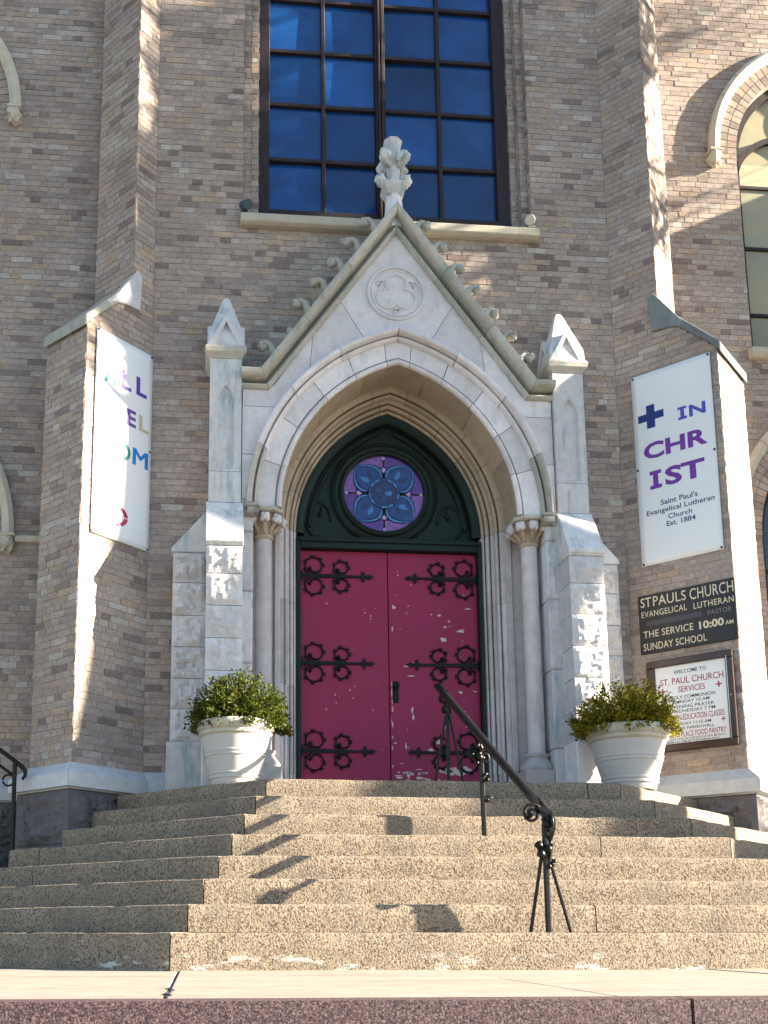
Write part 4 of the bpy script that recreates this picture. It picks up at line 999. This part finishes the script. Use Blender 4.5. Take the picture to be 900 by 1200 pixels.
# ------------------------------------------------------------------ lettering helper
def text_poly(s, bold=.0, space=1.0):
    cu = bpy.data.curves.new('t', 'FONT'); cu.body = s; cu.offset = bold; cu.space_character = space; cu.resolution_u = 3; cu.extrude = 0
    o = bpy.data.objects.new('t', cu); COL.objects.link(o)
    dg = bpy.context.evaluated_depsgraph_get(); me = bpy.data.meshes.new_from_object(o.evaluated_get(dg))
    vs_ = [(v.co.x, v.co.y) for v in me.vertices]; fs_ = [tuple(p.vertices) for p in me.polygons]
    bpy.data.objects.remove(o); bpy.data.curves.remove(cu); bpy.data.meshes.remove(me)
    x0 = min(v[0] for v in vs_); x1 = max(v[0] for v in vs_); y0 = min(v[1] for v in vs_); y1 = max(v[1] for v in vs_)
    return [((v[0]-x0)/(x1-x0), (v[1]-y0)/(y1-y0)) for v in vs_], fs_
def lettering(P3, wv, s, f0, f1, z0, z1, mat, parent, bold=0, name='lettering', space=1.0, thick=0):
    """text fitted in a box on a flank plane: f0 (left) .. f1 (right) along the flank, z0..z1; wv offset from the brick plane"""
    vs_, fs_ = text_poly(s, bold, space); g = wv if callable(wv) else (lambda f, z: wv)
    m = MB()
    for k in range(3 if thick else 1):
        df = (k - 1)*thick if thick else 0
        m.add([P3(f0 + (f1-f0)*a + df, g(f0 + (f1-f0)*a + df, z0 + (z1-z0)*b) - k*.0004, z0 + (z1-z0)*b) for a, b in vs_], fs_)
    return m.build(name, mat, parent, m.mid(), fix=False)
def slab(P3, f0, f1, z0, z1, w0, w1):
    m = MB(); m.prism([(f0, z0), (f1, z0), (f1, z1), (f0, z1)], lambda a, b, h: P3(a, h, b), w0, w1); return m
def sag(f, z, f0, f1, z0, z1):
    u, v = (f - f0)/(f1 - f0), (z - z0)/(z1 - z0); u = min(1, max(0, u)); v = min(1, max(0, v))
    w_ = math.sin(math.pi*u)*math.sin(math.pi*v)
    return .020 + .007*w_*(1 + .8*noise.noise(Vector((u*2, v*4, f0)))) + .0035*math.sin(math.pi*u)*noise.noise(Vector((u*3, v*7, 2))) + .003*w_*math.sin((u + v*2.0)*9)*math.exp(-4*min(v, 1 - v))
def banner(P3, f0, f1, z0, z1, label, grp):
    nx, nz = 14, 30; m = MB(); fr, bk = [], []
    for j in range(nz + 1):
        for i in range(nx + 1):
            u, v = i/nx, j/nz; f = f0 + (f1-f0)*u; z = z0 + (z1-z0)*v
            d = sag(f, z, f0, f1, z0, z1); fr.append(P3(f, -d, z)); bk.append(P3(f, -d + .0025, z))
    n = len(fr); g = lambda i, j: j*(nx+1) + i; fs = []
    for j in range(nz):
        for i in range(nx): fs += [(g(i, j), g(i+1, j), g(i+1, j+1), g(i, j+1)), tuple(n + k for k in (g(i, j), g(i, j+1), g(i+1, j+1), g(i+1, j)))]
    bd = [g(i, 0) for i in range(nx)] + [g(nx, j) for j in range(nz)] + [g(i, nz) for i in range(nx, 0, -1)] + [g(0, j) for j in range(nz, 0, -1)]
    fs += [(bd[k], n + bd[k], n + bd[(k+1) % len(bd)], bd[(k+1) % len(bd)]) for k in range(len(bd))]
    c = P3((f0+f1)/2, 0, z0)
    root = empty('banner', c, label, 'banner', grp)
    m.add(fr + bk, fs); m.build('sheet', 'vinyl', root, smooth=True)
    s = 1 if f1 > f0 else -1
    for f in (f0 + s*.018, f1 - s*.018):
        for z in (z0 + .02, (z0+z1)/2, z1 - .02):
            q = MB(); q.prism([(f + .011*math.cos(R(40*i)), z + .011*math.sin(R(40*i))) for i in range(9)], lambda a, b, h: P3(a, h, b), -.027, -.003); q.build('fixing_bolt', 'ink_black', root, q.mid())
    return root
WBR = lambda f, z: -sag(f, z, .865, .065, 3.825, 5.868) - .0016
WBL = lambda f, z: -sag(f, z, .108, .828, 3.878, 5.948) - .0016
bR = banner(PR, .865, .065, 3.825, 5.868, 'white banner reading IN CHRIST with blue cross on the right buttress', 'vinyl banners on the buttresses')
m = MB(); m.prism([(.813, 5.345), (.813, 5.425), (.725, 5.425), (.725, 5.512), (.640, 5.512), (.640, 5.425), (.549, 5.425), (.549, 5.345), (.640, 5.345), (.640, 5.262), (.725, 5.262), (.725, 5.345)], lambda a, b, h: PR(a, WBR(a, b) + h, b), 0, .001); m.build('cross_mark', 'ink_navy', bR, m.mid())
def serif_I(f0, f1, z0, z1, mat, root):
    t = abs(f1 - f0); s = 1 if f1 > f0 else -1; h_ = (z1-z0)*.2
    m = MB(); m.prism([(f0, z0), (f1, z0), (f1, z0 + h_), (f0 + s*t*.72, z0 + h_), (f0 + s*t*.72, z1 - h_), (f1, z1 - h_), (f1, z1), (f0, z1), (f0, z1 - h_), (f0 + s*t*.28, z1 - h_), (f0 + s*t*.28, z0 + h_), (f0, z0 + h_)], lambda a, b, h: PR(a, WBR(a, b) + h, b), 0, .001); m.build('lettering', mat, root, m.mid())
serif_I(.408, .322, 5.252, 5.385, 'ink_indigo', bR)
lettering(PR, WBR, 'N', .298, .138, 5.252, 5.375, 'ink_indigo', bR, .03)
lettering(PR, WBR, 'CHR', .775, .140, 4.930, 5.105, 'ink_purple', bR, .035)
serif_I(.730, .610, 4.607, 4.798, 'ink_purple', bR)
lettering(PR, WBR, 'ST', .575, .183, 4.603, 4.798, 'ink_purple', bR, .035)
for s, f0, f1, z0, z1 in (("Saint Paul's", .635, .270, 4.418, 4.476), ('Evangelical Lutheran', .783, .113, 4.325, 4.392), ('Church', .569, .334, 4.260, 4.312), ('Est. 1884', .590, .305, 4.186, 4.240)):
    lettering(PR, WBR, s, f0, f1, z0, z1, 'ink_text', bR, .012)
bL = banner(PL, .108, .828, 3.878, 5.948, 'white banner reading ALL WELCOME in coloured letters on the left buttress', 'vinyl banners on the buttresses')
for s, f0, f1, z0, z1, mt in (('A', .21, .36, 5.43, 5.62, 'ink_teal'), ('L', .42, .545, 5.44, 5.64, 'ink_violet'), ('L', .612, .752, 5.45, 5.645, 'ink_violet'), ('W', .195, .425, 5.105, 5.265, 'ink_pink'), ('E', .50, .618, 5.085, 5.26, 'ink_lavender'), ('L', .655, .795, 5.085, 5.255, 'ink_beige'), ('C', .205, .355, 4.715, 4.885, 'ink_orange'), ('O', .39, .56, 4.71, 4.885, 'ink_teal'), ('M', .592, .782, 4.71, 4.882, 'ink_blue'), ('E', .250, .388, 4.335, 4.51, 'ink_lavender')):
    lettering(PL, WBL, s, f0, f1, z0, z1, mt, bL, 0 if s in 'MW' else .032, thick=.007 if s in 'MW' else 0)
for i, mt in enumerate(('ink_red', 'ink_orange', 'ink_teal', 'ink_blue', 'ink_violet', 'ink_pink')):
    cf, cz = .375, 4.13; m = MB(); arc = [(t, r_) for r_ in (1, .72) for t in (range(0, 55, 9) if r_ == 1 else range(54, -1, -9))]
    m.prism([(cf + .175*r_*math.cos(R(60*i + t + 3)), cz + .115*r_*math.sin(R(60*i + t + 3))) for t, r_ in arc], lambda a, b, h: PL(a, WBL(a, b) + h, b), 0, .001); m.build('round_mark', mt, bL, m.mid())

# black name board
nb = empty('name_board', PR(.455, 0, 2.93), 'black church name board with cream capital letters below the right banner', 'sign')
slab(PR, .925, -.012, 2.93, 3.525, -.030, -.006).build('board', 'board_black', nb, bevel=.004)
for s, f0, f1, z0, z1, mt, bd, sp in (('ST', .898, .790, 3.402, 3.500, 'ink_cream', .008, 1), ('PAULS', .772, .448, 3.398, 3.500, 'ink_cream', .004, 1.05), ('CHURCH', .412, .002, 3.388, 3.500, 'ink_cream', .004, 1.05), ('EVANGELICAL', .895, .445, 3.298, 3.360, 'ink_cream', .008, 1.1), ('LUTHERAN', .382, .006, 3.290, 3.352, 'ink_cream', .008, 1.1), ('PASTOR', .252, .030, 3.206, 3.252, 'ink_faded', .004, 1.1), ('THE SERVICE', .886, .397, 3.088, 3.158, 'ink_cream', .006, 1.05), ('10:00', .342, .110, 3.080, 3.158, 'ink_cream', .035, 1), ('AM', .098, .024, 3.082, 3.122, 'ink_cream', .02, 1), ('SUNDAY SCHOOL', .893, .277, 2.960, 3.032, 'ink_cream', .006, 1.05)):
    lettering(PR, -.0315, s, f0, f1, z0, z1, mt, nb, bd, space=sp)
slab(PR, .85, .31, 3.205, 3.255, -.0312, -.029).build('painted_out_strip', 'ink_patch', nb)
# framed notice board
fb = empty('notice_board', PR(.455, 0, 1.93), 'framed white notice board of service times behind the right planter', 'sign')
slab(PR, .835, .085, 1.96, 2.80, -.035, -.008).build('panel', 'notice_white', fb)
for f0, f1, z0, z1 in ((.868, .052, 2.765, 2.835), (.868, .052, 1.93, 2.00), (.868, .795, 2.001, 2.764), (.122, .052, 2.001, 2.764)):
    mm_ = slab(PR, f0, f1, z0, z1, -.060, -.006); mm_.build('frame', 'frame_maroon', fb, mm_.mid(), bevel=.006)
mm_ = slab(PR, .110, .104, 1.99, 2.78, -.064, -.0595); mm_.build('frame_trim', 'steel', fb, mm_.mid())
q = MB(); q.ball(PR(.085, -.062, 2.40), .009, 8, 6); q.build('lock', 'steel', fb, q.mid())
fl0, fr0, zt0, zb0 = .795, .122, 2.764, 2.001
lines = [('WELCOME TO', .27, .73, .085, .048, 'ink_black', .005), ('ST. PAUL CHURCH', .07, .96, .20, .085, 'ink_red', .004), ('SERVICES', .32, .70, .315, .075, 'ink_red', .005), ('HOLY COMMUNION', .20, .83, .415, .042, 'ink_black', .005), ('SUNDAY 10 AM', .25, .75, .472, .040, 'ink_black', .005), ('EVENING PRAYER', .20, .81, .535, .042, 'ink_black', .005), ('WEDNESDAY 7 PM', .19, .82, .592, .040, 'ink_black', .005), ('CHRISTIAN EDUCATION CLASSES', .05, .94, .672, .075, 'ink_red', .005), ('SUNDAY 11:15 AM', .22, .75, .755, .038, 'ink_black', .005), ('IN THE PARISH HALL', .19, .79, .812, .036, 'ink_black', .005), ('SHARING PLACE FOOD PANTRY', .04, .95, .885, .070, 'ink_red', .005), ('THE LAST TWO SATURDAYS OF THE MONTH', .06, .93, .945, .026, 'ink_black', .003), ('9AM TO 1PM IN THE PARISH HALL', .12, .86, .978, .024, 'ink_black', .003)]
for s, a, b, c_, h_, mt, bd in lines:
    zc_ = zt0 - (zt0 - zb0)*c_; hh = (zt0 - zb0)*h_/2
    lettering(PR, -.0365, s, fl0 + (fr0-fl0)*a, fl0 + (fr0-fl0)*b, zc_ - hh, zc_ + hh, mt, fb, bd)
for a, c_, r_ in ((.89, .315, .028), (.10, .315, .028), (.92, .755, .020), (.10, .812, .020)):
    f = fl0 + (fr0-fl0)*a; z = zt0 - (zt0-zb0)*c_; k = r_*.22
    m = MB(); m.prism([(f - r_, z - k), (f - k, z - k), (f - k, z - r_), (f + k, z - r_), (f + k, z - k), (f + r_, z - k), (f + r_, z + k), (f + k, z + k), (f + k, z + r_), (f - k, z + r_), (f - k, z + k), (f - r_, z + k)], lambda a_, b_, h: PR(a_, h, b_), -.0368, -.035); m.build('cross_mark', 'ink_red', fb, m.mid())

# ------------------------------------------------------------------ handrail
HS = .96                       # the rail was drawn for 0.30 m treads; the stairs are a little smaller
XF = lambda p: (p[0]*HS, p[1]*HS, .225 + (p[2] - .225)*HS)
hr = empty('handrail', XF((2.2, 7.9, .95)), 'black wrought iron handrail with scrolls running down the middle of the stairs', 'handrail')
def pt(y): # rail line
    t = (y - 6.86)/(9.02 - 6.86); return Vector((2.285 + (2.075 - 2.285)*t, y, 1.005 + (2.375 - 1.005)*t))
m = MB()
for dx, dz, hw_, hh in ((0, 0, .034, .020),):
    path_ = [pt(9.04)] + [pt(9.0 - 2.13*i/10) for i in range(11)]
    low = pt(6.87); cur = [low + Vector((.012, -.035, -.02)), low + Vector((.02, -.062, -.06)), low + Vector((.02, -.070, -.115)), low + Vector((.012, -.060, -.165)), low + Vector((0, -.03, -.215))]
    P_ = path_ + cur; rings = []
    for i, p in enumerate(P_):
        d = (P_[min(i+1, len(P_)-1)] - P_[max(i-1, 0)]).normalized(); s_x = Vector((1, 0, 0)); s_x = (s_x - d*s_x.dot(d)).normalized(); n_ = s_x.cross(d).normalized()
        if n_.z < 0 and i < 11: n_ = -n_
        k = 1 if i < 13 else max(.35, 1 - (i-12)*.17)
        rings.append([p + s_x*(a*hw_*k) + n_*(b*hh*k) for a, b in ((-1, -.5), (-.8, -1), (.8, -1), (1, -.5), (1, .4), (.7, .9), (0, 1.15), (-.7, .9), (-1, .4))])
    m.loft(rings)
m.build('rail', 'iron', hr, smooth=R(35))
def bar(p0, p1, r, name='post'):
    m = MB(); m.tube([p0, Vector(p0).lerp(Vector(p1), .5), p1], r, 7); return m.build(name, 'iron', hr, m.mid(), smooth=R(50))
def knot(c, r, n, seed):
    rr = random.Random(seed); m = MB()
    for i in range(n):
        d = Vector((rr.uniform(-1, 1), rr.uniform(-1, 1), rr.uniform(-1.2, 1.2)))*r*.7; m.ball(Vector(c) + d, r*rr.uniform(.35, .6), 7, 5, .4, i)
    m.build('knot', 'iron', hr, m.mid(), smooth=True)
def scroll(c, r, ax, seed=0, rad=.012, turns=1.6):
    m = MB(); pts = []; n = 30
    for i in range(n):
        t = i/(n-1); a = t*turns*2*math.pi; q = r*(1 - .72*t); pts.append((c[0] + (q*math.cos(a) if ax == 'x' else 0), c[1] + (0 if ax == 'x' else q*math.cos(a)), c[2] + q*math.sin(a)))
    m.tube(pts, rad, 6); m.ball(pts[-1], rad*1.7, 7, 5); m.build('scroll', 'iron', hr, m.mid(), smooth=True)
# lowest stand: tripod on the first step
yb = 6.83; z1 = .223
bar((2.262, yb, z1), (2.262, yb - .005, .93), .021); bar((2.148, yb + .02, z1), (2.238, yb, .735), .012, 'brace'); bar((2.418, yb + .02, z1), (2.288, yb, .70), .012, 'brace')
bar((2.300, 6.80, .80), (2.272, yb, .62), .013, 'brace')
knot((2.245, yb - .01, .755), .05, 9, 4); knot((2.305, yb, .665), .034, 6, 5)
scroll((2.215, 6.93, 1.01), .070, 'x'); scroll((2.30, 6.82, .94), .055, 'y'); knot((2.29, 6.83, .93), .045, 7, 9)
bar((2.252, yb - .005, .72), (2.27, yb + .02, .985), .016)
# middle stand
bar((2.189, 8.05, .949), (2.178, 8.05, pt(8.05).z - .01), .021); scroll((2.205, 8.04, 1.58), .06, 'x'); scroll((2.12, 8.05, 1.61), .05, 'x'); knot((2.165, 8.045, 1.62), .055, 9, 21); knot((2.20, 8.045, 1.42), .03, 5, 22); scroll((2.225, 8.04, 1.245), .030, 'x', rad=.009); knot((2.15, 8.05, 1.52), .032, 5, 2)
# top stand
yt = 8.95
bar((2.13, yt, 1.495), (2.135, yt, pt(yt).z - .01), .016); bar((2.262, yt, 1.495), (2.150, yt, 2.12), .011, 'brace'); bar((2.02, yt + .05, 1.495), (2.12, yt, 2.10), .011, 'brace')
knot((2.135, yt, 2.17), .045, 9, 12); scroll((2.10, yt, 2.24), .045, 'x', rad=.010); scroll((2.165, yt, 2.20), .04, 'x', rad=.010)
XF = None
# side railing at the left edge
sr = empty('side_railing', (-1.66, 9.52, STZ[4]), 'black iron side railing beside the left buttress plinth', 'railing')
m = MB(); m.tube([(-1.66, 9.52, STZ[4]), (-1.665, 9.52, 1.2), (-1.67, 9.52, 1.715)], .020, 8); m.build('post', 'iron', sr, smooth=R(50))
m = MB(); m.tube([(-2.9, 9.62, 2.62), (-2.2, 9.56, 2.12), (-1.70, 9.52, 1.755), (-1.615, 9.52, 1.69), (-1.575, 9.515, 1.645), (-1.575, 9.515, 1.60), (-1.60, 9.515, 1.565)], [.020]*5 + [.017, .012], 8); m.build('rail', 'iron', sr, smooth=R(50))
m = MB(); m.tube([(-2.9, 9.62, 2.48), (-2.2, 9.56, 1.98), (-1.675, 9.52, 1.60)], .014, 8); m.build('rail', 'iron', sr, smooth=R(50))
m = MB(); m.tube([(-2.9, 9.62, STZ[4]), (-2.9, 9.62, 2.60)], .020, 8); m.build('post', 'iron', sr, smooth=R(50))
m = MB(); m.tube([(-1.72 - .05*math.cos(t), 9.52, 1.56 + .05*math.sin(t)) for t in [i*.4 for i in range(16)]], .010, 6); m.build('scroll', 'iron', sr, smooth=True)

# ------------------------------------------------------------------ planters and shrubs
def planter(loc, R0, hgt, lab, slab_, gold, seed, sh):
    x_, y_, z_ = loc; k = R0/.335; hk = hgt/.53
    p = empty('planter', loc, lab, 'planter', 'round planters flanking the door')
    prof = [(.195, 0), (.205, .012), (.208, .03), (.215, .05), (.226, .053), (.226, .066), (.220, .070), (.222, .082), (.230, .086), (.231, .098), (.226, .104), (.262, .232), (.270, .235), (.272, .248), (.266, .252), (.268, .262), (.275, .266), (.276, .278), (.271, .284), (.298, .405)]
    m = MB(); m.lathe([(a*k, b*hk) for a, b in prof], loc, 40); m.build('pot', 'pot', p, smooth=R(35))
    rim = [(.298, .400), (.308, .408), (.318, .415), (.321, .428), (.316, .440), (.312, .445), (.328, .452), (.336, .465), (.337, .500), (.332, .518), (.320, .53), (.295, .528), (.288, .515), (.286, .455)]
    m = MB(); m.lathe([(a*k, b*hk) for a, b in rim], loc, 40, False); m.build('rim', 'pot_rim', p, smooth=R(35))
    m = MB(); m.lathe([(.29*k, .44*hk), (.29*k, .462*hk)], loc, 24); m.build('soil', 'soil', p)
    rr = random.Random(seed); c = Vector((x_ + sh[0], y_, z_ + hgt*.90))
    s = empty('boxwood_shrub', (x_, y_, z_ + hgt*.86), slab_, 'shrub', 'clipped shrubs in the round planters')
    lm = MB(); tm = MB()
    def leaf(P, d, col, L):
        d = d.normalized(); sd = d.cross(Vector((rr.uniform(-1, 1), rr.uniform(-1, 1), rr.uniform(-1, 1)))).normalized(); w_ = L*.30; nn = d.cross(sd)*(L*.12)
        lm.add([P, P + d*L*.5 + sd*w_ + nn, P + d*L, P + d*L*.5 - sd*w_ + nn], [(0, 1, 2), (0, 2, 3)], col)
    ns = 420
    for i in range(ns):
        a = rr.random()*2*math.pi; el_ = math.asin(rr.uniform(-.15, 1)**1 if i % 3 else rr.uniform(-.1, .45)); d = Vector((math.cos(a)*math.cos(el_), math.sin(a)*math.cos(el_), math.sin(el_)))
        lob = 1 + .17*noise.noise(d*2.1 + Vector((seed, 0, 0))) + .10*noise.noise(d*5 + Vector((0, seed, 0)))
        tip = Vector((d.x*sh[1]*lob, d.y*sh[1]*.82*lob, max(-.02, d.z*sh[2]*lob) + .02)); base = Vector((d.x*.06, d.y*.06, .0))
        bend = Vector((0, 0, .05)); mid_ = base.lerp(tip, .5) + bend*.6
        pts = [c + base + Vector((0, 0, -.03)), c + mid_, c + tip]
        if i % 4 == 0: tm.tube(pts, [.006, .004, .002], 4)
        for q in range(34):
            t = .22 + .78*(q/33)**.8; P = pts[0].lerp(pts[1], t*2) if t < .5 else pts[1].lerp(pts[2], t*2 - 1)
            ax = (pts[2] - pts[1]).normalized(); o = Vector((rr.gauss(0, 1), rr.gauss(0, 1), rr.gauss(0, 1))).normalized()
            v = min(1, max(0, rr.gauss(.42, .26))); leaf(P + o*rr.random()*.022, ax*.7 + o*.9, (v, v, v, 1), rr.uniform(.022, .038))
    lm.build('foliage', 'leaf_gold' if gold else 'leaf_green', s, fix=False); tm.build('stem', 'twig', s)
planter((.282, 8.92, STZ[7]), .331, .545, 'round off-white planter left of the door', 'dense green boxwood shrub in the left planter', False, 5, (.03, .43, .47))
planter((3.745, 8.93, STZ[7]), .358, .560, 'round off-white planter right of the door, in front of the notice board', 'yellow-green boxwood shrub in the right planter', True, 11, (-.01, .46, .48))

# ------------------------------------------------------------------ floodlights on the window sill
def floodlight(loc, sg, mat, label):
    f = empty('floodlight', loc, label, 'lamp', 'small lamps on the window sill'); x_, y_, z_ = loc
    m = MB(); m.box(x_ - .035, x_ + .035, y_ - .04, y_ + .04, z_, z_ + .02); m.tube([(x_, y_, z_ + .02), (x_, y_, z_ + .10)], .014, 8); m.build('bracket', mat, f)
    m = MB(); d = Vector((sg*.35, -.75, -.5)).normalized(); c = Vector((x_, y_ - .01, z_ + .10)); m.tube([c - d*.06, c - d*.05, c + d*.03, c + d*.09, c + d*.095], [.02, .038, .042, .055, .05], 12); m.build('lamp_head', mat, f, smooth=R(40))
    return f
floodlight((.355, 9.90, 7.585), 1, 'lamp_blue', 'dark floodlight on the left end of the window sill')
floodlight((3.405, 9.90, 7.585), -1, 'lamp_white', 'pale floodlight on the right end of the window sill')

# ------------------------------------------------------------------ unseen bare tree added at right, out of frame, to cast shadows
def bare_tree(loc, seed, label):
    rr = random.Random(seed); t = empty('shadow_tree', loc, label, 'tree'); tr = MB(); br = MB()
    rings = []; base = Vector(loc)
    KZ = ((0, -1.25), (3, -1.15), (4.6, -.90), (6.0, -.38), (7.3, -.16), (8.3, -.08), (12.5, -.04))  # trunk lean shaped for where its shadow falls on the front
    def cy_(z):
        for (za_, ya_), (zb_, yb_) in zip(KZ, KZ[1:]):
            if z <= zb_: t_ = (z - za_)/(zb_ - za_); return ya_ + (yb_ - ya_)*t_
        return KZ[-1][1]
    for k in range(51):
        z = 12.5*k/50; r = .46 - .10*max(0, min(1, (z - 7.0)/1.5)) - .06*max(0, (z - 9)/3.5) + .22*math.exp(-z*2.2); yc = (cy_(z - .4) + cy_(z) + cy_(z + .4))/3 if z > .4 else cy_(z)
        rings.append([base + Vector((math.cos(a_)*r*(1 + .07*noise.noise(Vector((math.cos(a_)*1.4, math.sin(a_)*1.4, z*.8)))), yc + math.sin(a_)*r*(1 + .07*noise.noise(Vector((math.cos(a_)*1.4, math.sin(a_)*1.4, z*.8)))), z)) for a_ in [2*math.pi*i/18 for i in range(18)]])
    tr.loft(rings)
    def grow(p, d, L, r, lv):
        pts = [p]; rad = [r]; q = p.copy(); n = 5; dd = d.copy()
        for i in range(n):
            dd = (dd + Vector((rr.gauss(0, .12), rr.gauss(0, .12), rr.gauss(.06, .1)))).normalized(); q = q + dd*(L/n); pts.append(q.copy()); rad.append(r*(1 - .7*(i+1)/n))
        br.tube(pts, rad, 6 if lv < 2 else 4)
        if lv >= 4: return
        for j in range((0, 6, 6, 5)[lv]):
            f = rr.uniform(.3, 1.0)*.999; i = min(n - 1, int(f*n)); b = pts[i].lerp(pts[i+1], f*n - i)
            a_ = Vector((rr.gauss(0, 1), rr.gauss(0, 1), rr.gauss(.2, .6))).normalized(); grow(b, (dd*.6 + a_*.8).normalized(), L*rr.uniform(.42, .62), rad[i]*.6, lv + 1)
    for j in range(11):
        z = 8.0 + 4.5*j/10; a_ = R((0 if j % 2 else 180) + rr.uniform(-32, 32)); grow(base + Vector((0, cy_(z), z)), Vector((math.cos(a_)*.8, math.sin(a_)*.8, .65)).normalized(), rr.uniform(2.6, 3.8), rr.uniform(.10, .16), 1)
    tr.build('trunk', 'twig', t, smooth=True); br.build('branches', 'twig', t, fix=False)
bare_tree((12.0, 7.50, 0), 4, 'unseen bare tree added right of the church to cast shadows')
